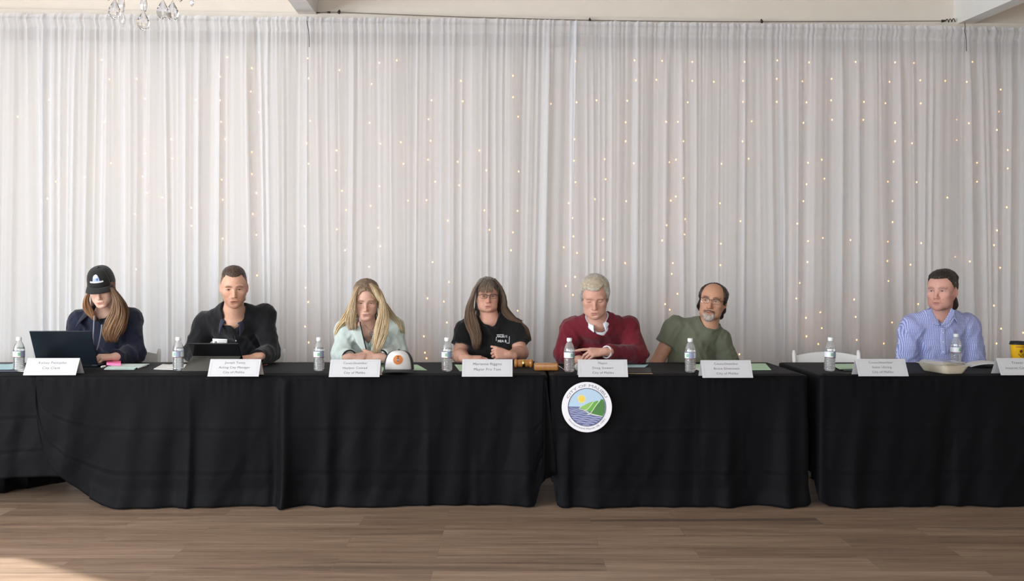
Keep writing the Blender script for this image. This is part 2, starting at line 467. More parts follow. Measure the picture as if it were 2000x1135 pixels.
def curtain_panel(pa, pb, seed, off, label, lean_l=0.0, lean_r=0.0):
    """pa..pb in photo columns; lean: how far the edge runs sideways from top to bottom (m)"""
    XA = (pa - 1000) / FPX; XB = (pb - 1000) / FPX
    xa = XA * 6.85 / (1 - 0.049 * XA); xb = XB * 6.85 / (1 - 0.049 * XB)      # depth of the cloth ~ WALLY - .13
    n = max(20, int((xb - xa) / 0.0055)); rows = np.concatenate([np.linspace(0, 0.14, 16), np.linspace(0.17, 3.25, 46)])
    u = np.linspace(0, 1, n); P = np.zeros((len(rows), n, 3))
    for j, d in enumerate(rows):
        v = d / 3.25; a = xa + lean_l * v; b = xb + lean_r * v
        s = xa + (xb - xa) * u                         # cloth coordinate
        x = a + (b - a) * u
        sw = s + 0.045 * n1(s / 0.33 + 7.7, seed + 5) * v + 0.03 * n1(s / 0.16 + v * 0.7, seed + 6) * v ** 0.7
        big = 1 - np.abs(n1(sw / 0.115, seed + 1)) * 2
        med = 1 - np.abs(n1(sw / 0.05, seed + 2)) * 2
        fin = n1(sw / 0.021, seed + 3)
        g = np.exp(-d / 0.35)
        gat = n1(s / 0.016, seed + 4)
        amp = 0.35 + 0.65 * sstep(0, 0.6, d)
        va = 0.55 + 0.45 * n1(sw / 0.42, seed + 9); y = (0.034 * big * va + 0.017 * med * (0.6 + 0.4 * n1(sw / 0.27, seed + 10))) * amp + 0.0035 * fin * (1 - 0.4 * v) + 0.011 * gat * g
        pocket = 0.018 * np.exp(-((d - 0.045) / 0.03) ** 2) - 0.006 * np.exp(-((d - 0.1) / 0.012) ** 2)
        P[j, :, 0] = x
        P[j, :, 1] = WALLY(x) - 0.15 - off - y - pocket
        P[j, :, 2] = CURTOP - d + (0.004 * gat + 0.003 * fin if j < 3 else 0)
    m = MB(); m.grid(P, flip=True)
    base = (P[0, n // 2, 0], P[0, n // 2, 1], 0.04)
    V = np.concatenate(m.v)
    o = mk('curtain', V, m.f, VOILE, loc=base)
    return tag(o, label, 'curtain', 'sheer curtain panels')
curtain_panel(-160, 92, 11, 0.0, 'sheer white curtain panel at the far left end of the row')
curtain_panel(86, 434, 23, 0.012, 'sheer white curtain panel behind the person in the black cap', 0.0, -0.02)
curtain_panel(430, 602, 37, 0.0, 'narrow sheer white curtain panel behind the man in the black pullover', 0.02, 0.0)
curtain_panel(599, 862, 41, 0.012, 'sheer white curtain panel behind the blonde woman')
curtain_panel(858, 1126, 53, 0.024, 'sheer white curtain panel behind the woman in the black T-shirt', 0.0, -0.075)
curtain_panel(1112, 1530, 67, 0.0, 'sheer white curtain panel behind the men in maroon and green')
curtain_panel(1524, 1868, 71, 0.012, 'sheer white curtain panel behind the empty white chair')
curtain_panel(1862, 2160, 83, 0.0, 'sheer white curtain panel at the far right end of the row')

# batten the curtains hang from, seen faintly through the cloth
o = along(0, 3.115, 3.185, 0.085, 0.115, -4.6, 4.9, 'curtain_batten', mat('batten_wood', (176, 163, 148), rough=0.7, noise=0.08, nscale=14))
tag(o, 'plain wooden batten carrying the sheer curtains along the wall', 'batten')

# ================================================================== fairy lights behind the cloth
BULBS = """35,228 96,195 199,117 214,155 205,238 267,154 284,193 283,271 335,272 382,195 444,112 430,150 430,196 432,238 440,272 492,133 490,179 506,219
492,297 601,114 603,153 606,236 599,280 663,137 658,294 741,123 775,118 722,240 743,281 783,278 726,164 900,158 843,196 837,233 841,275 904,198 1002,148
1002,190 1012,228 936,294 1076,203 1124,120 1126,200 1122,272 1165,196 1225,197 1239,118 1242,157 1293,119 1282,156 1352,121 1352,158 1343,200 1324,238
1335,276 1454,121 1451,158 1451,199 1468,237 1450,276 1394,160 1518,118 1517,154 1517,199 1580,122 1567,159 1575,200 1569,240 1624,154 1623,196 1625,234
1671,121 1687,199 1686,234 1748,122 1785,123 1737,160 1729,202 1797,157 1798,202 1748,240 1748,276 1781,280 1846,158 1899,121 1888,160 1868,234 1892,241
1868,274 1954,175 1951,218 1947,254 1968,293 93,388 217,319 285,300 279,345 287,377 264,418 266,526 337,310 317,386 374,406 374,441 433,351 435,390 435,466
492,340 494,418 166,346 109,355 603,320 657,294 656,333 668,373 676,410 658,448 674,489 595,442 501,377 501,459 502,538 741,364 724,402 739,445 743,481
721,521 788,320 797,392 836,312 850,355 833,391 845,512 877,551 894,316 897,362 875,431 950,333 946,411 956,449 998,489 1121,314 1124,356 1111,397 1118,426
1120,462 1101,483 1127,494 1123,541 1105,559 1013,335 1011,412 1002,454 1181,311 1183,350 1162,389 1178,428 1178,468 1178,508 1222,239 1222,276 1238,319
1223,393 1221,514 1301,238 1320,312 1307,317 1335,348 1320,384 1310,392 1338,428 1302,440 1293,470 1337,458 1314,514 1312,535 1409,320 1406,397 1408,476
1407,518 1462,310 1446,432 1578,318 1605,312 1575,360 1610,349 1569,393 1557,437 1578,471 1607,465 1577,512 1562,553 1661,469 1745,316 1734,355 1790,356
1743,393 1743,434 1734,472 1799,475 1733,510 1778,517 1735,549 1908,318 1908,355 1850,386 1865,502 1894,511 1953,523 1968,329 1966,405 1947,450 1941,479
1555,583 1602,610 1574,621 1605,641 1575,657 1598,672 1668,585 1671,619 1673,664 1742,630 1726,671 1793,594 1941,597 1955,642 1946,671 1998,650 835,583
867,589 873,630 828,657 830,689 833,700 1011,607 1119,576 1323,574 1299,594 1308,605 597,562 602,590 596,638 603,669 656,641 1444,692"""
BULBS = [tuple(map(float, t.split(','))) for t in BULBS.split()]
BULB = mat('warm_bulb', (255, 200, 140), noise=0, emit=((255, 158, 74), BULB_E))
FWIRE = mat('fairy_wire', (150, 138, 122), rough=0.5, noise=0.05)
bm_ = MB(); bm_.ell((0, 0, 0), (0.0047, 0.0047, 0.0062), seg=10, rings=6)
bulb_proto = None
def light_curtain(lo, hi, label):
    global bulb_proto
    pts = [b for b in BULBS if lo <= b[0] < hi]
    def pos(px, py, d=0.062):
        X = (px - 1000) / FPX; y = (6.98 - d) / (1 - 0.049 * X); return W(px, py, y)
    xm = (max(lo, 0) + min(hi, 2000)) / 2
    root = empty('fairy_light_curtain', pos(xm, 70), label, 'fairy lights', 'fairy light curtains behind the sheers')
    base = np.array(root.location)
    # gather bulbs into hanging strands
    xs = sorted(pts); strands = []
    for b in xs:
        best = None
        for s in strands:
            if abs(s['x'] - b[0]) < 15 and (best is None or abs(s['x'] - b[0]) < abs(best['x'] - b[0])): best = s
        if best: best['p'].append(b); best['x'] = sum(q[0] for q in best['p']) / len(best['p'])
        else: strands.append({'x': b[0], 'p': [b]})
    h = MB(); px0 = min(s['x'] for s in strands) - 6; px1 = max(s['x'] for s in strands) + 6
    h.tube([pos(p, 66) - base for p in np.linspace(px0, px1, 12)], 0.0016, seg=6); h.build('header_wire', FWIRE, root)
    for s in strands:
        p = sorted(s['p'], key=lambda q: q[1]); path = [pos(s['x'], 66)] + [pos(*q) for q in p]
        if p[-1][1] < 520: path.append(pos(p[-1][0] + 1, p[-1][1] + 25))
        t = MB(); t.tube(crom(np.array(path) - base, max(6, len(path) * 5)), 0.0009, seg=5); t.build('drop_wire', FWIRE, root)
        for q in p:
            if bulb_proto is None:
                o = bm_.build('bulb', BULB, root); bulb_proto = o
            else:
                o = bulb_proto.copy(); COL.objects.link(o); o.parent = root
            o.location = tuple(pos(*q) - base + np.array([0, -0.002, 0]))
light_curtain(-100, 470, 'fairy light curtain glowing faintly through the sheers behind the two leftmost people')
light_curtain(470, 860, 'fairy light curtain glowing through the sheers behind the blonde woman')
light_curtain(860, 1270, 'fairy light curtain glowing through the sheers above the man in maroon')
light_curtain(1270, 1650, 'fairy light curtain glowing through the sheers right of the man in green')
light_curtain(1650, 2100, 'fairy light curtain glowing brightly behind the man in the blue checked shirt')

# ================================================================== tensioned cable above the curtains
STEEL = mat('galvanised_steel', (120, 118, 112), rough=0.35, metal=0.9, noise=0.1)
DARK = mat('dark_metal', (52, 50, 48), rough=0.45, metal=0.6, noise=0.1)
def wp(px, py, d):
    X = (px - 1000) / FPX; return W(px, py, (6.98 - d) / (1 - 0.049 * X))
cb = wp(1250, 40, 0.09)
root = empty('tension_cable', cb, 'thin dark steel cable stretched along the wall above the curtains', 'cable')
cpts = [wp(625, 25, .075), wp(640, 24, .085), wp(662, 24, .09), wp(900, 33, .09), wp(1152, 39.5, .09), wp(1320, 41.5, .09), wp(1488, 42.2, .09), wp(1700, 41.5, .09), wp(1848, 41, .09)]
t = MB(); t.tube(crom(np.array(cpts) - cb, 60), 0.0032, seg=6); t.build('cable', mat('weathered_cable', (118, 110, 100), rough=.5, metal=.4, noise=.1), root)
for (px, py) in ((662, 24), (1152, 39.5), (1488, 42.2)):
    q = wp(px, py, .09) - cb; t = MB()
    t.ell(q, (0.011, 0.011, 0.013), seg=10, rings=8)
    t.tube([q + (0, 0.0, 0.012), q + (0, 0.012, 0.022), q + (0, 0.09, 0.024)], 0.0035, seg=6)
    t.build('cable_clip', DARK, root)
t = MB(); a = wp(1840, 41, .09) - cb; b = wp(1866, 39, .07) - cb
t.tube([a, a + (b - a) * 0.3], [0.011, 0.006], seg=8)
s_ = np.linspace(0, 1, 40); coil = a + (b - a) * (0.3 + 0.7 * s_[:, None]) + np.stack([0 * s_, 0.004 * np.cos(s_ * 18), 0.012 * np.sin(s_ * 18)], 1)
t.tube(coil, 0.0035, seg=6); t.build('turnbuckle', DARK, root)
t = MB(); a = wp(614, 25, .05) - cb; b = wp(640, 24, .085) - cb; t.tube([a, b], 0.004, seg=6)
t.lathe([(0.004, 0), (0.008, 0.0), (0.008, 0.02), (0.004, 0.02)], c=b, seg=10, R=Ry(PI / 2)); t.build('anchor_hook', DARK, root)

# dark supply leads hanging beside the curtain joins
def lead(pts, label):
    P = np.array([wp(*q) for q in pts]); b = P[0]
    t = MB(); t.tube(crom(P - b, 40), 0.0028, seg=6)
    o = mk('power_lead', np.concatenate(t.v) + b, t.f, mat('grey_lead', (84, 80, 76), rough=.6, noise=.05), loc=b); tag(o, label, 'cable')
lead([(600, 33, .06), (600, 44, .2), (603, 62, .215), (604, 78, .215), (604, 92, .205)], 'thin black lead dropping over the curtains beneath the left ceiling beam')
lead([(1884, 43, .06), (1885, 52, .19), (1884, 60, .21), (1887, 75, .205), (1888, 100, .19)], 'short black lead dropping over the curtains beneath the right ceiling beam')

# ================================================================== crystal chandelier, only its lowest drops in view
CRY = mat('cut_crystal', (250, 252, 255), rough=0.02, noise=0, trans=1.0, ior=1.5)
CHROME = mat('polished_chrome', (225, 225, 225), rough=0.12, metal=1.0, noise=0.02)
def chandelier():
    Y = 3.5; c = W(288, 20, Y); base = np.array([c[0], Y + 0.02, 2.36])
    root = empty('chandelier', base, 'crystal chandelier hanging from the ceiling with clear pear-shaped drops', 'chandelier')
    top = ceil_z(base[0], base[1]) + 0.335
    m = MB(); m.lathe([(0.0, 0.1), (0.02, 0.11), (0.028, 0.16), (0.012, 0.2), (0.02, 0.26), (0.008, 0.32), (0.006, 0.5)], seg=20)
    m.tube([(0, 0, 0.48), (0, 0, top - base[2] - 0.03)], 0.006, seg=10); m.build('stem', CHROME, root)
    m = MB(); m.lathe([(0.0, top - base[2] - 0.05), (0.03, top - base[2] - 0.045), (0.06, top - base[2] - 0.01), (0.06, top - base[2])], seg=24); m.build('canopy', CHROME, root)
    for r, z in ((0.14, 0.13), (0.20, 0.22)):
        m = MB(); a = np.linspace(0, 2 * PI, 41); m.tube(np.stack([r * np.cos(a), r * np.sin(a), 0 * a + z], 1), 0.006, seg=8, cap=False)
        for k in range(4):
            q = k * PI / 2; m.tube([(0.015 * math.cos(q), 0.015 * math.sin(q), z + 0.02), (r * math.cos(q), r * math.sin(q), z)], 0.004, seg=6)
        m.build('hoop', CHROME, root)
    d = MB(); k8 = 10
    d.lathe([(0.0005, 0.0), (0.010, 0.004), (0.0215, 0.014), (0.0255, 0.026), (0.0225, 0.040), (0.012, 0.060), (0.004, 0.076), (0.002, 0.08)], seg=k8)
    s = MB(); s.lathe([(0.0005, 0.0), (0.006, 0.006), (0.0085, 0.02), (0.006, 0.036), (0.002, 0.044)], seg=8)
    l = MB(); l.lathe([(0.0005, 0.0), (0.010, 0.008), (0.015, 0.03), (0.011, 0.055), (0.003, 0.07)], seg=8)
    protos = {}
    def drop(px, py, kind, dy=0.0):
        """px,py: lowest point in the photo"""
        p = W(px, py, Y + dy) - base
        src = {'pear': d, 'bead': s, 'spear': l}[kind]
        if kind not in protos:
            o = src.build('crystal_drop', CRY, root, smooth=False); protos[kind] = o
        else:
            o = protos[kind].copy(); COL.objects.link(o); o.parent = root
        o.location = tuple(p)
        h = {'pear': 0.08, 'bead': 0.044, 'spear': 0.07}[kind]
        wv = MB(); wv.tube([(0, 0, h), (0.0, 0, max(h + 0.01, 0.13 - p[2]))], 0.001, seg=4); wv.build('hanger_wire', CHROME, o)
    drop(224, 38, 'pear'); drop(241, 49, 'bead', 0.02); drop(237, 26, 'spear', 0.05); drop(280, 60, 'pear', -0.01); drop(281, 25, 'spear', 0.03)
    drop(318, 38, 'pear', 0.02); drop(337, 41, 'pear', -0.02); drop(375, 13, 'bead', 0.04); drop(212, 2, 'bead', -0.02); drop(352, 4, 'spear', 0.06); drop(262, -2, 'pear', 0.08)
chandelier()
# ================================================================== tables under the cloths
TABZ = 0.738
GREYP = mat('grey_plastic', (150, 150, 152), rough=0.5, noise=0.05)
POWDER = mat('powder_coated_steel', (58, 58, 60), rough=0.45, metal=0.3, noise=0.08)
def folding_table(xa, xb, label, il=.16, ir=.16):
    c = ((xa + xb) / 2, 5.385, 0.0); root = empty('folding_table', c, label, 'table', 'folding tables under the black cloths')
    hw = (xb - xa) / 2
    m = MB(); m.box((0, 0, TABZ - 0.02), (hw, 0.36, 0.018), bev=0.017); m.build('tabletop', GREYP, root)
    for s in (-1, 1):
        x = s * (hw - (il if s < 0 else ir)); m = MB()
        for y in (-0.29, 0.29):
            m.tube([(x, y, 0.006), (x, y, TABZ - 0.04)], 0.0125, seg=10)
        m.tube([(x, -0.29, 0.16), (x, 0.29, 0.16)], 0.010, seg=8); m.tube([(x, -0.29, TABZ - 0.05), (x, 0.29, TABZ - 0.05)], 0.010, seg=8)
        m.tube([(x, 0, 0.16), (x - s * 0.3, 0, TABZ - 0.045)], 0.008, seg=8)
        m.build('leg_frame', POWDER, root)
folding_table(-4.20, -2.68, 'folding table at the left end under the short-hanging black cloth', ir=.55)
folding_table(-2.66, -1.26, 'folding table under the black cloth in front of the man with the tablet', il=.34)
folding_table(-1.24, 0.165, 'folding table under the black cloth in front of the woman in black')
folding_table(0.255, 1.655, 'folding table under the black cloth that carries the round seal')
folding_table(1.775, 3.60, 'folding table at the right end under the black cloth with the food tray')

def cloth_mat():
    m = mat('black_polyester', (12, 12, 15), rough=0.62, noise=0.12, nscale=60, bump=0.15, bscale=900, spec=0.085, sheen=0.012)
    return m
BLACK = cloth_mat()

def tablecloth(label, xl, xr, hem, folds, seed, left=True, right=True, zt=0.745, yf=5.0, extra=None, sidehem=0.165, rear=lambda x: .11):
    """cloth over a table: flat top, front drop and side drops; folds: (x, width, amplitude, power)"""
    yb = 5.77; r = 0.03; path = []; nrm = []
    if left:
        for y in np.linspace(yb, yf + r, 28)[:-1]: path.append((xl, y)); nrm.append((-1, 0))
        for a in np.linspace(PI, 1.5 * PI, 9)[:-1]: path.append((xl + r + r * math.cos(a), yf + r + r * math.sin(a))); nrm.append((math.cos(a), math.sin(a)))
    xa = xl + (r if left else 0); xb = xr - (r if right else 0)
    for x in np.linspace(xa, xb, int((xb - xa) / 0.011) + 2): path.append((x, yf)); nrm.append((0, -1))
    if right:
        for a in np.linspace(1.5 * PI, 2 * PI, 9)[1:]: path.append((xr - r + r * math.cos(a), yf + r + r * math.sin(a))); nrm.append((math.cos(a), math.sin(a)))
        for y in np.linspace(yf + r, yb, 28)[1:]: path.append((xr, y)); nrm.append((1, 0))
    path = np.array(path); nrm = np.array(nrm, float); x = path[:, 0]
    front = -nrm[:, 1]                                  # 1 on the front, 0 on the sides
    arc = np.concatenate([[0], np.cumsum(np.linalg.norm(np.diff(path, axis=0), axis=1))])
    hz = np.array([hem(v) for v in x]); inset = np.clip((path[:, 1] - yf) / 0.10, 0, 1)
    hz = hz * (1 - inset) + np.maximum(hz, sidehem) * inset
    T = np.concatenate([[-0.03, -0.012, 0.0], np.linspace(0.02, 1, 52)])
    P = np.zeros((len(T) , len(path), 3))
    for j, t in enumerate(T):
        if t < 0:
            d = t; z = zt - 0.0005 if t > -0.02 else zt; off = d
        else:
            off = 0.0; z = zt - 0.012 - t * (zt - 0.012 - hz)
        if t <= 0 and j == 2: z = zt - 0.006
        tt = max(t, 0)
        f = np.zeros(len(path))
        for (fx, fw, fa, fp) in folds:
            f += fa * tt ** fp * np.exp(-((x - fx) / fw) ** 2)
        f += (0.018 * n1(arc / 0.19 + tt * 0.5, seed) + 0.010 * n1(arc / 0.085 + tt * 0.9, seed + 1)) * sstep(0, 0.5, tt)
        f += 0.0045 * n1(arc / 0.018 + n1(np.full_like(arc, tt * 3), seed) * .3, seed + 2) * sstep(0, 0.03, tt) * np.exp(-tt / 0.09)
        f += 0.004 * n1(arc / 0.06 + tt * 7, seed + 3) * tt
        # ironed-in fold lines of a cloth that came out of its packet
        for (cz, ca) in ((0.40, 0.0032), (0.73, 0.0032)):
            zz = tt + 0.012 * n1(arc / 0.6, seed + 8)
            f += ca * np.exp(-((zz - cz) / 0.010) ** 2) - ca * 0.9 * np.exp(-((zz - cz - 0.022) / 0.012) ** 2)
        f += 0.030 * sstep(0.86, 1.0, tt) * (0.6 + 0.8 * n1(arc / 0.33, seed + 4)) * (hz < 0.05)
        f = np.maximum(f, -0.004 - 0.02 * tt)
        if t < 0: f = np.zeros(len(path))
        P[j, :, 0] = x + nrm[:, 0] * (off + f * 0.55 * (front < .5) + f * (front >= .5))
        P[j, :, 1] = path[:, 1] + nrm[:, 1] * (off + f)
        P[j, :, 2] = z
    P[-1, :, 2] += 0.002 * (1 + n1(arc / 0.05, seed + 6)) * (hz < 0.05)
    if not left: P[:, 0, 0] = P[:, 1, 0]
    m = MB(); m.grid(P, flip=False)
    ring = P[0].copy(); V = list(ring)
    # top: strips from the ring to the back edge
    nx = len(ring); cols = np.linspace(0, 1, 12)
    i0 = 27 + 8 if left else 0; i1 = nx - (27 + 8) if right else nx
    fr = ring[i0 - 1 if left else 0: i1 + 1 if right else nx]
    G = np.array([[(p[0], p[1] + (yb - p[1]) * c, zt + 0.0012 * n1(np.array([p[0] / .12 + c * 3]), seed + 9)[0] * (0 < c < 1)) for p in fr] for c in cols])
    m.grid(G, flip=True)
    # the short drop behind
    B = np.array([[(p[0], yb + 0.002 + 0.006 * (zz > 0), zt - zz * (rear(p[0]) / .11)) for p in fr] for zz in (0, 0.01, 0.05, 0.11)])
    m.grid(B, flip=True)
    if left:
        L_ = np.array([[(p[0] + (fr[0][0] - p[0]) * c, p[1], zt) for p in ring[:i0]] for c in (0, 1)]); m.grid(L_)
    if right:
        R_ = np.array([[(p[0] + (fr[-1][0] - p[0]) * c, p[1], zt) for p in ring[i1:]] for c in (0, 1)]); m.grid(R_, flip=True)
    if extra: extra(m)
    base = ((xl + xr) / 2, 5.38, 0.0)
    o = mk('tablecloth', np.concatenate(m.v), m.f, BLACK, loc=base)
    md = o.modifiers.new('thickness', 'SOLIDIFY'); md.thickness = 0.0015; md.offset = -1
    return tag(o, label, 'tablecloth', 'black tablecloths')

def fx(px): return (px - 1000) / FPX * 5.0
def interp(tab):
    a = [fx(p) for p, _ in tab]; b = [CH - (y - HY) * 5.0 / FPX for _, y in tab]
    return lambda x: max(0.004, float(np.interp(x, a, b)))
hemB = lambda x: 0.162 + 0.006 * math.sin(x * 9)
def dark_gap_sheet(m):
    # added black sheet down to the floor, darkens the space under the table end
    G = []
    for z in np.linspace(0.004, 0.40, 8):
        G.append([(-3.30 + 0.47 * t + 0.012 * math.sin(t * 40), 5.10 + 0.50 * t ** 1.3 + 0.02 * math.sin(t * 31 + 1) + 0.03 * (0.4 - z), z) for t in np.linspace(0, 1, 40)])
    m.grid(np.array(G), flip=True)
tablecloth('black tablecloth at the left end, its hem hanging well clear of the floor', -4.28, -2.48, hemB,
           [(fx(-40), .12, .02, 1), (fx(60), .1, .012, 1)], 5, right=False, zt=0.7432, yf=5.012, extra=dark_gap_sheet, rear=lambda x: .11 + .61 * (1 - float(sstep(-2.98, -2.90, x))))
hemA = interp([(64, 760), (72, 830), (82, 880), (100, 916), (135, 946), (170, 970), (205, 985), (250, 992), (1030, 993), (1043, 993), (1049, 975), (1056, 945), (1072, 936)])
def dogear(m):
    q = lambda px, py, y: (fx(px) * y / 5.0, y, CH - (py - HY) * y / FPX)
    n = 14; G = []
    for k in range(n):
        t = k / (n - 1); py = 742 + t * 194
        l = 1064 - 3 * t; r = 1067 + 21 * t ** 0.9
        row = []
        for c in np.linspace(0, 1, 7):
            row.append(q(l + (r - l) * c, py - 9 * c * t, 4.985 - 0.03 * t + 0.025 * math.sin(c * PI) * t + 0.05 * c * t))
        G.append(row)
    m.grid(np.array(G), flip=False)
    G2 = [[q(1066 + 22 * t ** .9 + (1050 - 1066 - 22 * t ** .9) * c, 742 + t * (185 + 15 * c), 5.02 + 0.02 * t + 0.10 * c) for c in np.linspace(0, 1, 5)] for t in np.linspace(0, 1, n)]
    m.grid(np.array(G2), flip=True)
tablecloth('long black tablecloth spread over the tables from the laptop to the gavel', fx(64), fx(1069), hemA,
           [(fx(556), .035, .055, .45), (fx(536), .03, -.025, .5), (fx(362), .05, .035, 1.1), (fx(372), .018, .020, .8), (fx(395), .10, .03, 2.5), (fx(590), .06, -.02, .8),
            (fx(640), .045, .035, .8), (fx(300), .14, .02, 2), (fx(240), .1, .03, 2.5), (fx(700), .12, .015, 1), (fx(835), .02, .01, .6), (fx(930), .02, .010, 1), (fx(1030), .04, .03, 1), (fx(470), .08, -.01, 1)],
           7, left=False, zt=0.7462, extra=dogear)
hemC = interp([(1070, 936), (1079, 950), (1087, 985), (1105, 996), (1150, 990), (1400, 988), (1500, 994), (1570, 994), (1590, 985)])
tablecloth('black tablecloth carrying the round seal in the middle of the row', fx(1074), fx(1579), hemC,
           [(fx(1100), .03, .03, 1.2), (fx(1362), .006, .006, .4), (fx(1110), .015, .012, .7), (fx(1420), .05, .035, 1), (fx(1480), .045, -.018, 1.1), (fx(1535), .05, .045, 1), (fx(1240), .08, -.015, 1),
            (fx(1160), .05, .012, 1.2)], 17, sidehem=0.15)
hemD = interp([(1580, 960), (1600, 975), (1616, 988), (1660, 990), (2300, 990)])
tablecloth('black tablecloth at the right end beneath the food tray', fx(1602), fx(2270), hemD,
           [(fx(1600), .03, .025, .5), (fx(1660), .05, .02, 1.5), (fx(1780), .12, .012, 1), (fx(1870), .02, .008, .8), (fx(1940), .1, .014, 1)], 29)

# ================================================================== seal on the cloth
def seal():
    c = W(1146, 795, 4.955); R0 = 49 / FPX * 4.955
    root = empty('round_seal', c + np.array([0, 0, -R0]), 'round white city seal with sun, green hills and blue sea on the black cloth', 'sign')
    base = np.array([0, 0, R0]); tilt = Rx(-0.02)
    SW = mat('sign_white', (232, 230, 236), rough=0.4, noise=0.01); NAVY = mat('sign_navy', (72, 74, 104), rough=0.4, noise=0.02)
    SKY = mat('sign_sky', (176, 202, 222), rough=0.4, noise=0.02); SEA = mat('sign_sea', (98, 104, 148), rough=0.4, noise=0.03); SEAL_ = mat('sign_wave', (190, 194, 220), rough=0.4, noise=0.02)
    G1 = mat('sign_hill_dark', (70, 122, 58), rough=0.4, noise=0.05); G2 = mat('sign_hill_mid', (98, 164, 66), rough=0.4, noise=0.05); G3 = mat('sign_hill_light', (136, 186, 92), rough=0.4, noise=0.05)
    SUN_ = mat('sign_sun', (232, 200, 78), rough=0.4, noise=0.03); SRAY = mat('sign_sun_rays', (222, 212, 140), rough=0.4, noise=0.03); CRM = mat('sign_shore', (212, 226, 190), rough=0.4, noise=0.02); GRYL = mat('sign_grey_letter', (128, 130, 138), rough=0.4, noise=0.02)
    def put(mb, name, mt, smooth=False): return mb.build(name, mt, root, smooth=smooth)
    Rf = tilt @ Rx(PI / 2)
    m = MB(); m.lathe([(0, 0.0), (R0 - 0.003, 0.0), (R0, 0.002), (R0, 0.009), (R0 - 0.0015, 0.0115), (0, 0.0115)], seg=72, R=Rf, cap=False, c=base); put(m, 'disc', SW)
    Y0 = -0.0122
    def flat(pts, lay): return [tuple(base + tilt @ np.array([x * R0, Y0 - 0.0003 * lay, z * R0])) for x, z in pts]
    def ring(r0, r1, lay, mt, name):
        m = MB(); a = np.linspace(0, 2 * PI, 65); G = np.array([flat([(r * math.cos(t), r * math.sin(t)) for t in a], lay) for r in (r0, r1)]); m.grid(G); put(m, name, mt)
    ring(0.735, 0.76, 5, NAVY, 'inner_ring')
    ri = 0.735
    circ = lambda a0, a1, n=40, r=ri: [(r * math.cos(t), r * math.sin(t)) for t in np.linspace(a0, a1, n)]
    m = MB(); m.poly(flat(circ(0, 2 * PI, 64)[:-1], 0)); put(m, 'sky_field', SKY)
    # sea below a curved shore line
    hz = 0.03
    sea = [(-math.sqrt(ri ** 2 - hz ** 2), hz), (-0.25, hz - 0.01), (0.1, -0.16), (0.35, -0.30), (0.62, -0.36)] + circ(math.radians(-30), math.radians(-180 - 2.4), 40)[0:]
    sea = [p for p in sea if p[0] ** 2 + p[1] ** 2 < ri ** 2 + 1e-3]
    m = MB(); m.poly(flat(sea, 1)); put(m, 'sea_field', SEA)
    m = MB()
    for k, (z0, tk) in enumerate(((-0.03, .012), (-0.09, .014), (-0.15, .016), (-0.22, .018), (-0.30, .022), (-0.38, .022), (-0.46, .024), (-0.55, .026), (-0.64, .022))):
        xs = np.linspace(-0.72, 0.7, 60); up = []; 
        zz = z0 - 0.10 * (xs + 0.7) + 0.012 * np.sin(xs * 16 + k * 1.7)
        keep = [(x, z) for x, z in zip(xs, zz) if x * x + z * z < (ri - .01) ** 2 and z < hz - 0.03 - 0.5 * max(0, x + 0.22) * (x < .4) - 0.02]
        if len(keep) < 3: continue
        A = flat([(x, z + tk / 2) for x, z in keep], 2); B = flat([(x, z - tk / 2) for x, z in keep], 2); m.grid(np.array([A, B]), flip=True)
    put(m, 'wave_lines', SEAL_)
    m = MB(); m.poly(flat([(-0.30, -0.02), (0.0, 0.14), (0.2, 0.22), (0.32, 0.2), (0.12, -0.10), (0.0, -0.12)], 2)); put(m, 'near_hill', G3)
    m = MB(); m.poly(flat([(-0.05, -0.12), (0.10, 0.02), (0.32, 0.23), (0.43, 0.26), (0.5, 0.2), (0.2, -0.2)], 3)); put(m, 'middle_hill', G2)
    m = MB(); m.poly(flat([(0.14, -0.26), (0.40, 0.12), (0.57, 0.32), (0.645, 0.31), (0.70, 0.18), (0.72, -0.0), (0.70, -0.2), (0.62, -0.36)], 4)); put(m, 'far_hill', G1)
    m = MB()
    for line in ([(0.02, -0.28), (0.14, -0.24), (0.36, 0.08), (0.52, 0.27)], [(-0.12, -0.13), (0.02, -0.08), (0.16, 0.08), (0.24, 0.19)], [(-0.32, -0.06), (-0.12, -0.11), (0.14, -0.25), (0.62, -0.37)], [(-0.30, -0.03), (-0.2, 0.06)]):
        L_ = crom(np.array(line), 14); d = np.gradient(L_, axis=0); nn = np.stack([-d[:, 1], d[:, 0]], 1); nn /= np.linalg.norm(nn, axis=1, keepdims=True)
        m.grid(np.array([flat(L_ + nn * 0.014, 5), flat(L_ - nn * 0.014, 5)]), flip=True)
    put(m, 'shore_lines', CRM)
    def disc(c_, r, lay, mt, name):
        m = MB(); m.poly(flat([(c_[0] + r * math.cos(t), c_[1] + r * math.sin(t)) for t in np.linspace(0, 2 * PI, 24)[:-1]], lay)); put(m, name, mt)
    star = [(-0.21 + (0.19 if k % 2 else 0.14) * math.cos(k * PI / 14), 0.33 + (0.19 if k % 2 else 0.14) * math.sin(k * PI / 14)) for k in range(28)]
    m = MB(); m.poly(flat(star, 1)); put(m, 'sun_rays', SRAY); disc((-0.21, 0.33), 0.115, 2, SUN_, 'sun_disc')
    # lettering bent round the rim
    def bent(s, size, r, top, mt, name, span):
        V, F = text_mesh(s, size, bold=0.0)
        wd = V[:, 0].max() - V[:, 0].min(); V[:, 0] -= (V[:, 0].max() + V[:, 0].min()) / 2
        ang = V[:, 0] / wd * span
        if top: rr = r + V[:, 1]; a = PI / 2 + 0.02 - ang
        else: rr = r - V[:, 1]; a = -PI / 2 + ang
        m = MB(); m.add(flat(list(zip(rr * np.cos(a), rr * np.sin(a))), 2), F); put(m, name, mt)
    bent('CITY OF MALIBU', 0.155, 0.81, True, GRYL, 'upper_lettering', math.radians(128))
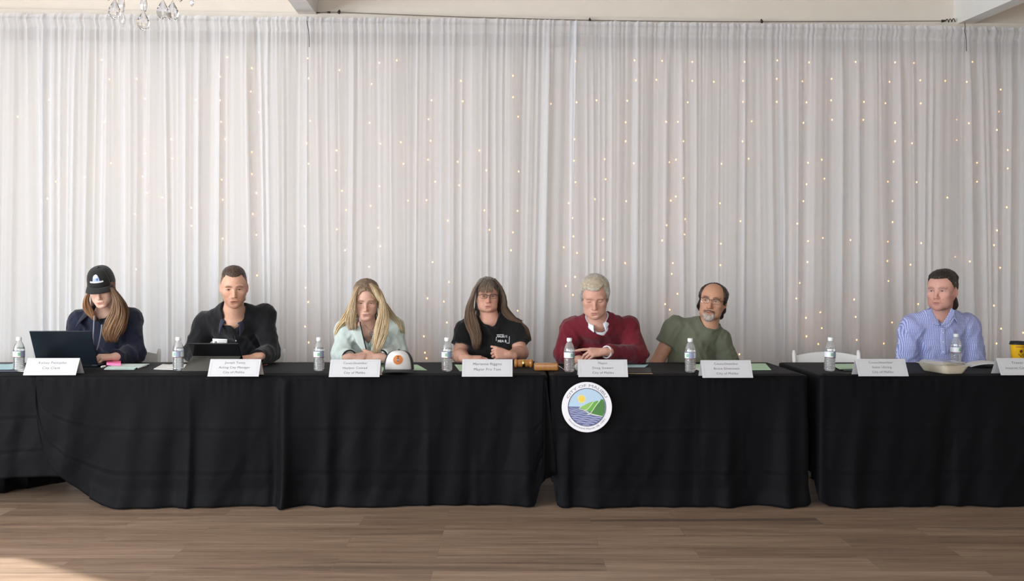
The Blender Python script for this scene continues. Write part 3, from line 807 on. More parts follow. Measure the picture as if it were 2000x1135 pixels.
    bent('Incorporated March 28, 1991', 0.105, 0.885, False, GRYL, 'lower_lettering', math.radians(112))
seal()

# ================================================================== name plates
CARD = mat('white_card', (196, 196, 199), rough=0.75, noise=0.01); INK = mat('grey_ink', (96, 96, 100), rough=0.7, noise=0.02); RULE = mat('ruled_line', (178, 178, 180), rough=0.7, noise=0.02)
TZ = 0.7465
def name_plate(pxl, pxr, py, lines, label, rz=0.0, sz=0.019, h=0.092):
    Y = TY(py, TZ); xl, xr = fx(pxl) * Y / 5, fx(pxr) * Y / 5; wd = (xr - xl) / 2; cx = (xl + xr) / 2
    dd = 0.052
    root = empty('name_plate', (cx, Y + dd, TZ), label, 'name plate', None, rz)
    m = MB(); t = 0.0009
    prof = [(-dd, 0), (0, h), (dd, 0), (dd - t * 1.3, 0), (0, h - t * 2), (-dd + t * 1.3, 0)]
    n = 6; V = [(-wd, y, z) for y, z in prof] + [(wd, y, z) for y, z in prof]
    F = [(i, (i + 1) % n, (i + 1) % n + n, i + n) for i in range(n)] + [(0, 5, 4, 1), (1, 4, 3, 2), (6, 7, 10, 11), (7, 8, 9, 10)]
    m.add(V, F); m.build('card', CARD, root, smooth=False)
    e1 = np.array([0, dd, h]); L_ = np.linalg.norm(e1); e1 = e1 / L_; nn = np.array([0, -h, dd]) / L_
    o0 = np.array([0, -dd, 0])
    P = lambda u, v, k=0.0006: o0 + np.array([u, 0, 0]) + e1 * v + nn * k
    mm = MB()
    for (ins, th) in ((0.013, 0.0012),):
        a, b = wd - ins, L_ - ins * .75; lo = ins * .75
        for (u0, v0, u1, v1) in ((-a, lo, a, lo + th), (-a, b - th, a, b), (-a, lo, -a + th, b), (a - th, lo, a, b)):
            mm.poly([P(u0, v0), P(u1, v0), P(u1, v1), P(u0, v1)])
    mm.build('border', RULE, root, smooth=False)
    tm = MB(); k = len(lines); gap = L_ * (0.275 if k == 3 else 0.31)
    v0 = L_ * (0.735 if k == 3 else 0.66)
    for i, s in enumerate(lines):
        V, F = text_mesh(s, sz, bold=0.0, space=1.1); tm.add([P(x, v0 - i * gap + y) for x, y, z in V], F)
    tm.build('lettering', INK, root, smooth=False)
    return root
name_plate(45, 147, 733, ['Kelsey Pettijohn', 'City Clerk'], 'white tent name plate lettered City Clerk in front of the open laptop', 0.02, 0.0215)
name_plate(405, 505, 735.5, ['Joseph Toney', 'Acting City Manager', 'City of Malibu'], 'white tent name plate lettered Acting City Manager in front of the tablet', 0.0)
name_plate(642, 741, 736.5, ['Councilmember', 'Haylynn Conrad', 'City of Malibu'], 'white tent name plate beside the white-fronted cap on the table', 0.0)
name_plate(902, 1001, 735.8, ['Marianne Riggins', 'Mayor Pro Tem'], 'white tent name plate lettered Mayor Pro Tem beside the gavel', 0.0, 0.0215)
name_plate(1130, 1227, 736.5, ['Mayor', 'Doug Stewart', 'City of Malibu'], 'white tent name plate lettered Mayor above the round seal', -0.01)
name_plate(1372, 1471, 738, ['Councilmember', 'Bruce Silverstein', 'City of Malibu'], 'white tent name plate in front of the man in the green T-shirt', 0.01)
name_plate(1677, 1775, 735, ['Councilmember', 'Steve Uhring', 'City of Malibu'], 'white tent name plate between the empty white chair and the food tray', 0.0)
name_plate(1955, 2054, 733, ['Trevor Rusin', 'Interim City Attorney'], 'white tent name plate in front of the yellow paper cup', 0.0, 0.0215)

# ================================================================== water bottles
def clear_plastic():
    m = bpy.data.materials.new('clear_bottle_plastic'); m.use_nodes = True
    nt = m.node_tree; N = nt.nodes; L = nt.links; N.clear()
    o = N.new('ShaderNodeOutputMaterial'); t = N.new('ShaderNodeBsdfTransparent'); g = N.new('ShaderNodeBsdfGlossy'); d = N.new('ShaderNodeBsdfDiffuse')
    t.inputs['Color'].default_value = (0.97, 0.98, 0.98, 1); g.inputs['Roughness'].default_value = 0.09; g.inputs['Color'].default_value = (1, 1, 1, 1); d.inputs['Color'].default_value = (0.8, 0.81, 0.83, 1)
    fr = N.new('ShaderNodeLayerWeight'); fr.inputs['Blend'].default_value = 0.45
    nz = N.new('ShaderNodeTexNoise'); nz.inputs['Scale'].default_value = 120; tc = N.new('ShaderNodeTexCoord'); L.new(tc.outputs['Object'], nz.inputs['Vector'])
    bp = N.new('ShaderNodeBump'); bp.inputs['Strength'].default_value = 0.25; bp.inputs['Distance'].default_value = 0.003; L.new(nz.outputs['Fac'], bp.inputs['Height']); L.new(bp.outputs[0], g.inputs['Normal'])
    m0 = N.new('ShaderNodeMixShader'); m0.inputs[0].default_value = 0.17; L.new(t.outputs[0], m0.inputs[1]); L.new(d.outputs[0], m0.inputs[2])
    mr = N.new('ShaderNodeMapRange'); mr.inputs['To Min'].default_value = 0.08; mr.inputs['To Max'].default_value = 0.75; L.new(fr.outputs['Facing'], mr.inputs['Value'])
    m1 = N.new('ShaderNodeMixShader'); L.new(mr.outputs[0], m1.inputs[0]); L.new(m0.outputs[0], m1.inputs[1]); L.new(g.outputs[0], m1.inputs[2]); L.new(m1.outputs[0], o.inputs[0])
    return m
PLAST = clear_plastic()
WATER = mat('drinking_water', (245, 248, 250), rough=0.03, noise=0, trans=1.0, ior=1.33)
CAPW = mat('white_cap_plastic', (238, 239, 240), rough=0.4, noise=0.01)
LW = mat('label_white', (226, 231, 236), rough=0.35, noise=0.02); LB = mat('label_blue', (142, 150, 176), rough=0.35, noise=0.04); LR = mat('label_red', (140, 84, 84), rough=0.35, noise=0.04); LG = mat('label_green', (128, 178, 140), rough=0.35, noise=0.05); LD = mat('label_slate', (120, 126, 150), rough=0.35, noise=0.05)
def make_bottle():
    root = empty('water_bottle', (0, 0, 0), '', 'bottle', 'plastic water bottles along the tables')
    pr = [(0.0, 0.004), (0.012, 0.003), (0.022, 0.0), (0.028, 0.002), (0.0305, 0.008)]
    for k in range(7):
        z = 0.013 + k * 0.0095; pr += [(0.0315, z), (0.0318, z + 0.003), (0.0294, z + 0.0055), (0.0294, z + 0.007)]
    pr += [(0.0312, 0.0805), (0.0312, 0.1175), (0.0318, 0.1195), (0.0316, 0.126), (0.0298, 0.138), (0.0255, 0.152), (0.019, 0.165), (0.0142, 0.173), (0.0128, 0.178), (0.0128, 0.19)]
    m = MB(); m.lathe(pr, seg=36, cap=False); m.build('bottle', PLAST, root)
    wp_ = [(0.0001, 0.0075)] + [(max(r - 0.0014, 0.001), z + 0.0005) for r, z in pr[2:] if z < 0.148]; wp_ += [(0.0001, wp_[-1][1] + 0.0002)]
    m = MB(); m.lathe(wp_, seg=36, cap=False); m.build('water', WATER, root)
    m = MB(); m.lathe([(0.0001, 0.1785), (0.0148, 0.1785), (0.0151, 0.180), (0.0151, 0.1955), (0.0138, 0.198), (0.0001, 0.1983)], seg=28, cap=False); m.build('cap', CAPW, root)
    zs = [0.0805, 0.0832, 0.089, 0.094, 0.103, 0.109, 0.1148, 0.1175]; seg = 40; a = np.arange(seg + 1) * 2 * PI / seg
    m = MB(); base = 0
    V = [(0.0322 * math.cos(t), 0.0322 * math.sin(t), z) for z in zs for t in a]; F = []; MI = []
    for j in range(len(zs) - 1):
        for k in range(seg):
            F.append((j * (seg + 1) + k, j * (seg + 1) + k + 1, (j + 1) * (seg + 1) + k + 1, (j + 1) * (seg + 1) + k))
            d = (k * 360 / seg - 270 + 180) % 360 - 180         # 0 faces the camera
            v = 0
            if j == 0: v = 2
            elif j == 6: v = 4
            elif 8 < d < 60 and 1 <= j <= 5: v = 1
            elif -22 < d < 4 and 2 <= j <= 4: v = 3
            elif 150 < abs(d) and 2 <= j <= 4: v = 1
            MI.append(v)
    mk('label', V, F, [LW, LB, LR, LG, LD], root, True, None, MI)
    return root
_b = make_bottle(); first = True
for px, py, rz, lab in ((37, 724, 0.6, 'plastic water bottle half behind the City Clerk plate at the left end of the row'), (348, 724, -0.3, 'plastic water bottle standing on white papers beside the tablet'),
                        (623, 724.5, 0.2, 'plastic water bottle to the left of the blonde woman'), (873, 725.5, 0.0, 'plastic water bottle beside the woman in the black T-shirt'),
                        (1112, 726.5, 0.5, 'plastic water bottle in front of the maroon sweater, beside the sounding block'), (1348, 727.5, -0.6, 'plastic water bottle in front of the man in the green T-shirt'),
                        (1620, 725, 0.1, 'plastic water bottle in front of the empty white chair'), (1867, 713.5, 0.4, 'plastic water bottle standing behind the food tray')):
    Y = TY(py, TZ); o = _b if first else dup(_b); first = False
    o.location = (fx(px) * Y / 5, Y, TZ + 0.0005); o.rotation_euler = (0, 0.035 if px == 1620 else 0, rz); o['label'] = lab

# ================================================================== laptop and tablet
LAPB = mat('dark_laptop_shell', (34, 42, 50), rough=0.32, metal=0.5, noise=0.03); KEYB = mat('black_keys', (22, 22, 24), rough=0.5, noise=0.03); SCR = mat('dark_screen', (14, 15, 18), rough=0.15, noise=0)
def laptop():
    Y = 5.43; x0_, x1_ = fx(73) * Y / 5, fx(190) * Y / 5; cx = (x0_ + x1_) / 2; hw = (x1_ - x0_) / 2
    root = empty('laptop', (cx, Y, TZ), 'open dark laptop seen from behind, standing behind the City Clerk plate', 'laptop', None, 0.03)
    m = MB(); m.box((0, 0.125, 0.010), (hw, 0.125, 0.008), bev=0.006); m.build('base', LAPB, root)
    m = MB()
    for r in range(5):
        for k in range(13): m.box((-hw + 0.035 + k * (2 * hw - 0.07) / 12, 0.05 + r * 0.019, 0.0185), (0.0075, 0.0075, 0.001))
    m.build('keyboard', KEYB, root, smooth=False)
    m = MB(); m.box((0, 0.2, 0.0183), (0.05, 0.032, 0.0004)); m.build('touchpad', KEYB, root, smooth=False)
    R = Rx(math.radians(24)); hh = 0.117
    c = np.array([0, 0.004, 0.016]) + R @ np.array([0, 0, hh])
    m = MB(); m.box(c, (hw, hh, 0.0035), R=R @ Rx(PI / 2), bev=0.0034); m.build('lid', LAPB, root)
    m = MB(); m.box(c + R @ np.array([0, 0.0038, 0]), (hw - 0.008, hh - 0.008, 0.0004), R=R @ Rx(PI / 2)); m.build('screen', SCR, root, smooth=False)
    m = MB(); m.tube([(-hw * .8, 0.004, 0.014), (hw * .8, 0.004, 0.014)], 0.006, seg=10); m.build('hinge', KEYB, root)
laptop()
FOLIO = mat('grey_folio', (82, 80, 74), rough=0.7, noise=0.06, bump=0.1); TABB = mat('tablet_back', (17, 17, 18), rough=0.4, noise=0.04)
def tablet():
    c = np.array([fx(423) * 5.36 / 5, 5.36, TZ]); hw = 49.0 / FPX * 5.34
    root = empty('tablet', c, 'black tablet propped on its grey stand in front of the black pullover', 'tablet')
    a = np.array([0, 0.075, 0.006]); b = np.array([0, -0.062, 0.158]); d = (b - a) / np.linalg.norm(b - a); n_ = np.array([0, d[2], -d[1]])
    ctr = (a + b) / 2; R = np.stack([[1, 0, 0], d, np.cross([1, 0, 0], d)], 1)
    L_ = np.linalg.norm(b - a) / 2
    m = MB(); m.box(ctr, (hw, L_, 0.0042), R=R, bev=0.004); m.build('slate', TABB, root)
    m = MB(); m.box(ctr + np.cross([1, 0, 0], d) * 0.0046, (hw - 0.006, L_ - 0.006, 0.0004), R=R); m.build('screen', SCR, root, smooth=False)
    p = a + (b - a) * 0.47 + np.array([0, -0.007, -0.003]); q = np.array([0, -0.17, 0.003]); e = (q - p) / np.linalg.norm(q - p)
    R2 = np.stack([[1, 0, 0], e, np.cross([1, 0, 0], e)], 1)
    m = MB(); m.box((p + q) / 2, (hw * .97, np.linalg.norm(q - p) / 2, 0.002), R=R2, bev=0.0015); m.build('stand_flap', FOLIO, root)
    m = MB(); m.box((0, 0.125, 0.0035), (hw, 0.055, 0.003), bev=0.002); m.build('keyboard_flap', FOLIO, root)
tablet()

# ================================================================== papers, pads, pens
def sheet(name, corners, th, mt, label, cat, z=TZ, group=None, curl=0.0):
    """thin block of paper; corners in the photo, lying on the table"""
    pts = [W(px, py, TY(py, z)) for px, py in corners]; c = sum(pts) / len(pts); c[2] = z
    n = 10; q = [p - c for p in pts]; top = []; bot = []
    for i in range(n + 1):
        u = i / n; r0 = []; r1 = []
        for j in range(n + 1):
            v = j / n
            p = (q[0] * (1 - u) + q[1] * u) * (1 - v) + (q[3] * (1 - u) + q[2] * u) * v
            lift = curl * (max(0, abs(u - .5) * 2 - .5) ** 2 * 4) * (0.5 + 0.5 * v)
            r0.append((p[0], p[1], 0.0006 + lift * .98)); r1.append((p[0], p[1], 0.0006 + th + lift))
        bot.append(r0); top.append(r1)
    m = MB(); m.grid(np.array(top)); m.grid(np.array(bot), flip=True)
    T_, B_ = np.array(top), np.array(bot)
    for a, b in ((T_[0], B_[0]), (B_[-1], T_[-1]), (B_[:, 0], T_[:, 0]), (T_[:, -1], B_[:, -1])): m.grid(np.array([a, b]))
    o = mk(name, np.concatenate(m.v), m.f, mt, ang=40); o.location = tuple(c)
    return tag(o, label, cat, group)
PW = mat('white_paper', (236, 236, 234), rough=0.8, noise=0.015); PG = mat('pale_green_paper', (192, 224, 192), rough=0.8, noise=0.015); PB = mat('pale_blue_paper', (176, 212, 218), rough=0.8, noise=0.02)
PM = mat('mint_paper', (196, 220, 210), rough=0.8, noise=0.02); PINK = mat('pink_note', (255, 122, 170), rough=0.7, noise=0.02); BKCOV = mat('black_cover', (24, 24, 26), rough=0.55, noise=0.08, bump=0.2); GILT = mat('gilt_edge', (176, 150, 96), rough=0.5, noise=0.06)
INKB = mat('printed_ink', (120, 124, 124), rough=0.8, noise=0.05)
sheet('folder', [(-40, 727), (34, 727), (34, 709), (-40, 709)], 0.004, mat('navy_folder', (34, 38, 58), rough=0.6, noise=0.05), 'dark navy folder at the left end of the table under a pale blue paper', 'folder')
sheet('paper', [(-30, 722), (25, 722), (27, 712), (-30, 712)], 0.002, PB, 'pale blue paper lying on the dark folder at the left end', 'paper', z=TZ + 0.0055, curl=0.004)
sheet('paper', [(28, 726), (62, 727), (60, 720), (26, 719)], 0.0015, PW, 'small white paper under the bottle beside the City Clerk plate', 'paper', z=TZ + 0.0)
sheet('notepad', [(203, 722.5), (262, 722.5), (282, 713), (214, 714)], 0.004, PM, 'mint green pad lowest of the pile beside the pink notes', 'notepad')
sheet('notepad', [(212, 720), (266, 719.5), (292, 712), (222, 712)], 0.004, mat('grey_green_paper', (206, 222, 216), rough=0.8, noise=0.02), 'grey-green pad on top of the mint pad by the hooded sweatshirt', 'notepad', z=TZ + 0.0052)
sheet('sticky_notes', [(208, 713.5), (236, 714.5), (236, 708.5), (208, 708)], 0.012, PINK, 'bright pink block of sticky notes beside the open laptop', 'sticky notes', z=TZ + 0.0105)
def pen(a, b, r, mt, label, tipmt=None, z=TZ):
    A = W(a[0], a[1], TY(a[1], z)); B = W(b[0], b[1], TY(b[1], z)); A[2] = B[2] = z + r + 0.0006; c = (A + B) / 2
    root = empty('pen', c, label, 'pen')
    d = (B - A) / np.linalg.norm(B - A); L_ = np.linalg.norm(B - A) / 2
    m = MB(); m.tube([-d * L_ * .8, d * L_], r, seg=10); m.build('barrel', mt, root)
    m = MB(); m.tube([-d * L_, -d * L_ * .8], [r * .3, r], seg=10); m.build('tip', tipmt or mt, root)
pen((265, 721.5), (286, 716), 0.0045, CAPW, 'white pen lying at the right end of the mint pads', DARK)
pen((198, 719.5), (205, 718), 0.007, CAPW, 'white marker lying in front of the pink notes beside the laptop')
pen((510, 716), (522, 714), 0.0045, mat('dark_red_plastic', (110, 30, 34), rough=0.4, noise=0.04), 'dark red pen lying to the right of the Acting City Manager plate')
sheet('paper', [(300, 722), (366, 723), (372, 713), (318, 713)], 0.003, PW, 'stack of white printed papers under the bottle beside the tablet', 'paper', curl=0.003)
sheet('paper', [(326, 718), (380, 719.5), (384, 712.5), (334, 712)], 0.002, PW, 'white printed sheet lying uppermost on the papers beside the tablet', 'paper', z=TZ + 0.0045)
sheet('paper', [(736, 727), (758, 729), (764, 714), (748, 712)], 0.002, PG, 'pale green paper between the plate and the white-fronted cap', 'paper')
sheet('paper', [(790, 723.5), (834, 723.5), (815, 713), (788, 713)], 0.002, PG, 'pale green paper sticking out to the right of the white-fronted cap', 'paper')
sheet('paper', [(897, 725), (925, 726), (925, 713), (888, 713)], 0.002, PG, 'pale green paper behind the Mayor Pro Tem plate', 'paper')
sheet('notebook', [(1215, 731), (1273, 731), (1270, 721), (1215, 721)], 0.010, BKCOV, 'black notebook with a gilt edge to the right of the Mayor plate', 'notebook')
sheet('bookmark', [(1216, 730.6), (1274.5, 730.6), (1274, 729.9), (1216, 729.9)], 0.0012, GILT, 'gilt ribbon strip lying along the front edge of the black notebook', 'strip', z=TZ + 0.0115)
sheet('paper', [(1222, 719), (1258, 719.5), (1266, 713.5), (1222, 713)], 0.003, PB, 'pale blue paper behind the black notebook', 'paper', curl=0.002)
sheet('paper', [(1352, 722), (1380, 723), (1380, 712), (1352, 712)], 0.002, PG, 'pale green paper to the right of the bottle by the green T-shirt', 'paper')
sheet('paper', [(1358, 721), (1374, 728), (1384, 726), (1366, 719)], 0.0015, PW, 'white sheet poking out left of the plate in front of the green T-shirt', 'paper', z=TZ + 0.003)
sheet('paper', [(1455, 723.5), (1506, 723), (1495, 711), (1455, 711)], 0.003, PG, 'pale green paper to the right of the plate by the green T-shirt', 'paper')
sheet('folder', [(1648, 725), (1690, 725), (1690, 717), (1640, 718)], 0.003, mat('dark_green_folder', (34, 54, 50), rough=0.6, noise=0.05), 'dark green folder half under the plate right of the empty chair', 'folder')
sheet('paper', [(1640, 722), (1672, 720.5), (1676, 711.5), (1622, 712)], 0.003, PG, 'pale green paper beside the bottle in front of the empty chair', 'paper', z=TZ + 0.0045)

def open_book():
    root = empty('open_notebook', W(1935, 718, 5.48) * [1, 1, 0] + [0, 0, TZ], 'open notebook with pale pages and a black cover beside the yellow cup', 'notebook', None, -0.25)
    n = 14; prof = [(-0.13 + 0.26 * k / n, 0.008 + 0.022 * math.sin(min(1, k / n * 1.15) * PI) ** 0.8) for k in range(n + 1)]
    for nm, dz, dy, mt, th in (('page_block', 0.0, 0.085, PW, 0.007), ('cover', -0.0075, 0.090, BKCOV, 0.003)):
        m = MB(); top = np.array([[(x, y, z + dz) for y in np.linspace(-dy, dy, 4)] for x, z in prof]); bot = top.copy(); bot[..., 2] -= th; bot[..., 2] = np.maximum(bot[..., 2], 0.0003 + (0.0012 if nm == 'page_block' else 0))
        top[..., 2] = np.maximum(top[..., 2], bot[..., 2] + 0.001)
        m.grid(top, flip=True); m.grid(bot)
        for a, b in ((top[0], bot[0]), (bot[-1], top[-1]), (bot[:, 0], top[:, 0]), (top[:, -1], bot[:, -1])): m.grid(np.array([a, b]), flip=True)
        m.build(nm, mt, root, ang=40)
open_book()

# ================================================================== gavel and block
WOOD = mat('honey_wood', (176, 118, 58), rough=0.35, noise=0.18, nscale=30, coat=0.3); WOODR = mat('red_brown_wood', (96, 34, 26), rough=0.35, noise=0.15, nscale=30, coat=0.3); BRASS = mat('brass', (214, 184, 110), rough=0.25, metal=1.0, noise=0.04)
def gavel():
    c = W(1022, 712, 5.40); c[2] = TZ
    root = empty('gavel', c, 'turned wooden gavel with a brass band beside the Mayor Pro Tem plate', 'gavel', None, 0.12)
    r = 0.0285; R = Ry(PI / 2)
    pr = [(0, -.056), (.017, -.056), (.024, -.052), (.0275, -.046), (.0245, -.040), (.021, -.036), (.0225, -.030), (.0235, -.02), (.0235, .02), (.0225, .030), (.021, .036), (.0245, .040), (.0285, .046), (.0255, .053), (.018, .057), (0, .057)]
    m = MB(); m.lathe(pr, seg=28, R=R, c=(0, 0, r), cap=False); m.build('head', WOOD, root)
    m = MB(); m.lathe([(.0235, -.008), (.0244, -.008), (.0244, .008), (.0235, .008)], seg=28, R=R, c=(0, 0, r), cap=False); m.build('band', BRASS, root)
    d = np.array([0.42, 0.9, -0.04]); d /= np.linalg.norm(d); s = np.linspace(0.018, 0.23, 14)
    rad = np.array([.006, .0075, .007, .0065, .0065, .007, .0078, .0085, .009, .0092, .009, .008, .007, .004])
    m = MB(); m.tube(np.array([0, 0, r])[None] + d[None] * s[:, None], rad, seg=12); m.build('handle', WOODR, root)
gavel()
def block():
    Y = TY(724.5, TZ) + 0.045; c = W(1066.5, 720, Y); c[2] = TZ
    m = MB(); m.box((0, 0, 0.0215), (23.5 / FPX * Y, 0.045, 0.021), bev=0.009)
    o = m.build('sounding_block', WOOD); o.location = tuple(c); tag(o, 'rectangular honey wood sounding block between the gavel and the bottle', 'block')
block()
def earbuds():
    P = [(1086, 714), (1092, 716), (1098, 720), (1103, 723), (1108, 722)]
    pts = np.array([W(a, b, TY(b, TZ)) for a, b in P]); pts[:, 2] = TZ + 0.0022; c = pts[0].copy()
    m = MB(); m.tube(crom(pts - c, 24), 0.0015, seg=6); o = mk('cable', np.concatenate(m.v), m.f, CAPW); o.location = tuple(c); tag(o, 'thin pale cable trailing from the sounding block to the bottle', 'cable')
earbuds()
def napkin():
    c = W(1127, 722, TY(724, TZ)); c[2] = TZ; m = MB(); m.ell((0, 0, 0.022), (0.013, 0.012, 0.0215), seg=18, rings=12)
    V = np.concatenate(m.v); k = 1 + 0.22 * n3(V[:, 0] * 90, V[:, 1] * 90, V[:, 2] * 90, 3); V[:, :2] *= k[:, None]
    o = mk('napkin', V, m.f, PW); o.location = tuple(c); tag(o, 'crumpled white napkin tucked between the bottle and the Mayor plate', 'napkin')
napkin()

# ================================================================== caps
def cap_parts(root, M, crown_f, crown_b, brim_m, crown_h=0.118, rx=0.088, ry=0.102, brim_len=0.068, droop=0.016, patch=None):
    """cap with its opening at local z=0, brim towards -y; M maps local points into the parent's space"""
    T = lambda P: np.asarray(P, float) @ M[:3, :3].T + M[:3, 3]
    na, nr = 48, 14
    def cr(a, t, grow=0.0):     # a: angle, 0 = front; t 0..1 from rim to top
        z = crown_h * math.sin(t * PI / 2) ** 0.9; k = max(0.0, math.cos(t * PI / 2)) ** 0.62
        fr = 0.5 + 0.5 * math.cos(a)
        y = -math.cos(a) * (ry + grow) * k + (-0.006 * fr * math.sin(t * PI)); x = math.sin(a) * (rx + grow) * k
        return (x, y, z + grow * t)
    A = np.linspace(-PI, PI, na + 1); fa = 1.12
    front = [a for a in A if abs(a) <= fa]; back = sorted([a if a > 0 else a + 2 * PI for a in A if abs(a) >= fa - 0.13])
    for nm, ang, mt in (('front_panel', front, crown_f), ('mesh_back', back, crown_b)):
        m = MB(); m.grid(np.array([T([cr(a, t) for a in ang]) for t in np.linspace(0, 1, nr)]), flip=True)
        o = m.build(nm, mt, root); md = o.modifiers.new('cloth', 'SOLIDIFY'); md.thickness = 0.0025; md.offset = -1
    m = MB(); m.ell((0, 0, 0), (0.008, 0.008, 0.005)); V = T(np.concatenate(m.v) + np.array([0, -0.002, crown_h + 0.001])); mk('button', V, m.f, crown_b, root)
    G = []
    for k in range(9):
        s = k / 8; row = []
        for a in np.linspace(-1.22, 1.22, 25):
            ex = s * brim_len * math.cos(a * 1.18) ** 0.6 if abs(a * 1.18) < PI / 2 else 0
            x, y, z = cr(a, 0.0, 0.001); row.append((x * (1 + 0.10 * s * (abs(a) / 1.22)), y - ex, z + 0.006 - droop * (abs(x) / rx) ** 2 * (0.35 + s) + 0.004 * s * (1 - s) - 0.010 * s))
        G.append(T(row))
    m = MB(); m.grid(np.array(G), flip=True); o = m.build('brim', brim_m, root); md = o.modifiers.new('stiff', 'SOLIDIFY'); md.thickness = 0.004; md.offset = 0
    return T, cr
CAPBLK = mat('black_twill', (24, 24, 25), rough=0.75, noise=0.12, nscale=120, bump=0.2, bscale=800, sheen=0.1); CAPWHT = mat('white_foam_front', (226, 226, 226), rough=0.75, noise=0.02, bump=0.1); ORANGE = mat('orange_patch', (196, 120, 62), rough=0.6, noise=0.15, nscale=160); PEACH = mat('peach_rim', (236, 206, 188), rough=0.6, noise=0.04); SLATE = mat('slate_emblem', (96, 90, 100), rough=0.6, noise=0.1); PALE = mat('pale_emblem', (214, 198, 204), rough=0.6, noise=0.05); RUST = mat('rust_emblem', (134, 66, 26), rough=0.6, noise=0.1)
def on_crown(T, cr, shape, grow, crown_h):
    """shape in (angle, t) -> points on the crown"""
    return T([cr(a, t, grow) for a, t in shape])
def table_cap():
    c = W(779, 727, 5.17); c[2] = TZ + 0.014
    root = empty('trucker_cap', (c[0], c[1], TZ), 'black trucker cap with a white front and round orange patch lying on the table', 'cap')
    M = np.eye(4); M[:3, :3] = Rz(0.05) @ Rx(-0.02); M[:3, 3] = (0, 0, 0.014)
    T, cr = cap_parts(root, M, CAPWHT, CAPBLK, CAPBLK, crown_h=0.112, rx=0.088, ry=0.1, brim_len=0.055, droop=0.012)
    for nm, r, g, mt in (('patch_rim', 1.12, 0.0012, PEACH), ('patch', 1.0, 0.0022, ORANGE)):
        sh = [[(0.03 + 0.345 * r * q * math.cos(t), 0.37 + 0.185 * r * q * math.sin(t)) for t in np.linspace(0, 2 * PI, 33)] for q in (0.02, 0.5, 1.0)]
        m = MB(); m.grid(np.array([on_crown(T, cr, s, g, .112) for s in sh]), flip=True); m.build(nm, mt, root)
    for nm, g, mt, rows in (('patch_mark', .0036, RUST, [[(-.08, .505), (.14, .505)], [(-.03, .47), (.09, .47)], [(.02, .42), (.04, .42)]]),
                            ('patch_crest', .0036, SLATE, [[(.0, .425), (.06, .425)], [(-.06, .385), (.12, .385)], [(-.05, .345), (.11, .345)]]),
                            ('patch_band', .0042, PALE, [[(-.07, .350), (.13, .350)], [(-.06, .328), (.12, .328)]]),
                            ('patch_base', .0036, SLATE, [[(-.05, .330), (.11, .330)], [(.0, .285), (.06, .285)]])):
        m = MB(); m.grid(np.array([on_crown(T, cr, s, g, .112) for s in rows]), flip=True); m.build(nm, mt, root)
table_cap()

# ================================================================== food tray and cup
PULP = mat('moulded_pulp', (214, 203, 182), rough=0.8, noise=0.05, nscale=80, bump=0.15); FOOD = mat('cooked_rice', (206, 182, 140), rough=0.7, noise=0.25, nscale=90, bump=0.8, bscale=160)
def clear_lid():
    m = PLAST.copy(); m.name = 'clear_lid_plastic'
    for n in m.node_tree.nodes:
        if n.type == 'MIX_SHADER' and not n.inputs[0].is_linked: n.inputs[0].default_value = 0.10
    return m
def tray():
    A = np.array([2.43, 5.25]); B = np.array([2.478, 5.00]) + [0, .035]; Cc = np.array([2.600, 5.025]) + [0, .035]; D = A + Cc - B
    ctr = (A + B + Cc + D) / 4; ex = (Cc - B); ey = (A - B); hx = np.linalg.norm(ex) / 2; hy = np.linalg.norm(ey) / 2; rz = math.atan2(ex[1], ex[0])
    root = empty('food_tray', (ctr[0], ctr[1], TZ), 'beige takeout food tray with a clear lid on the right-hand table', 'food container', None, rz - 0.04)
    def rr(gx, gy, z, r=0.028, n=6):
        out = []
        for sx, sy, a0 in ((1, 1, 0), (-1, 1, 90), (-1, -1, 180), (1, -1, 270)):
            for k in range(n + 1):
                a = math.radians(a0 + 90 * k / n); out.append((sx * (hx + gx - r) + r * math.cos(a), sy * (hy + gy - r) + r * math.sin(a), z))
        out.append(out[0]); return out
    H = 0.048
    m = MB(); m.grid(np.array([rr(-.02, -.02, 0.0006), rr(-.003, -.003, 0.0008), rr(0, 0, 0.004), rr(.020, .020, H - .003), rr(.030, .030, H - 0.002), rr(.030, .030, H), rr(.018, .018, H), rr(-.001, -.001, 0.006), rr(-hx + .03, -hy + .03, 0.0055)])); m.build('tray', PULP, root, ang=50)
    m = MB(); m.box((0, 0.02, 0.030), (hx * 1.05, 0.004, 0.016), bev=0.003); m.build('divider', PULP, root)
    m = MB(); m.ell((0.0, -0.055, 0.022), (hx * .95, 0.06, 0.028), seg=22, rings=14); m.ell((0.01, 0.08, 0.02), (hx * .85, 0.05, 0.022), seg=22, rings=14)
    V = np.concatenate(m.v); V[:, 2] += 0.006 * n3(V[:, 0] * 110, V[:, 1] * 110, V[:, 2] * 60, 5); o = mk('food', V, m.f, FOOD, root)
    m = MB(); m.grid(np.array([rr(.034, .034, H + .0005), rr(.034, .034, H + .003), rr(.018, .018, H + .0035), rr(.010, .010, H + .016), rr(-.004, -.004, H + .020), rr(-hx + .03, -hy + .03, H + .021)])); m.build('lid', clear_lid(), root, ang=60)
tray()
YEL = mat('yellow_card', (240, 186, 36), rough=0.5, noise=0.03); LIDB = mat('black_lid', (26, 28, 32), rough=0.3, noise=0.03); BRWN = mat('brown_print', (92, 50, 22), rough=0.5, noise=0.05); OCHRE = mat('ochre_print', (176, 118, 28), rough=0.5, noise=0.06); OLIVE = mat('olive_print', (84, 88, 34), rough=0.5, noise=0.05)
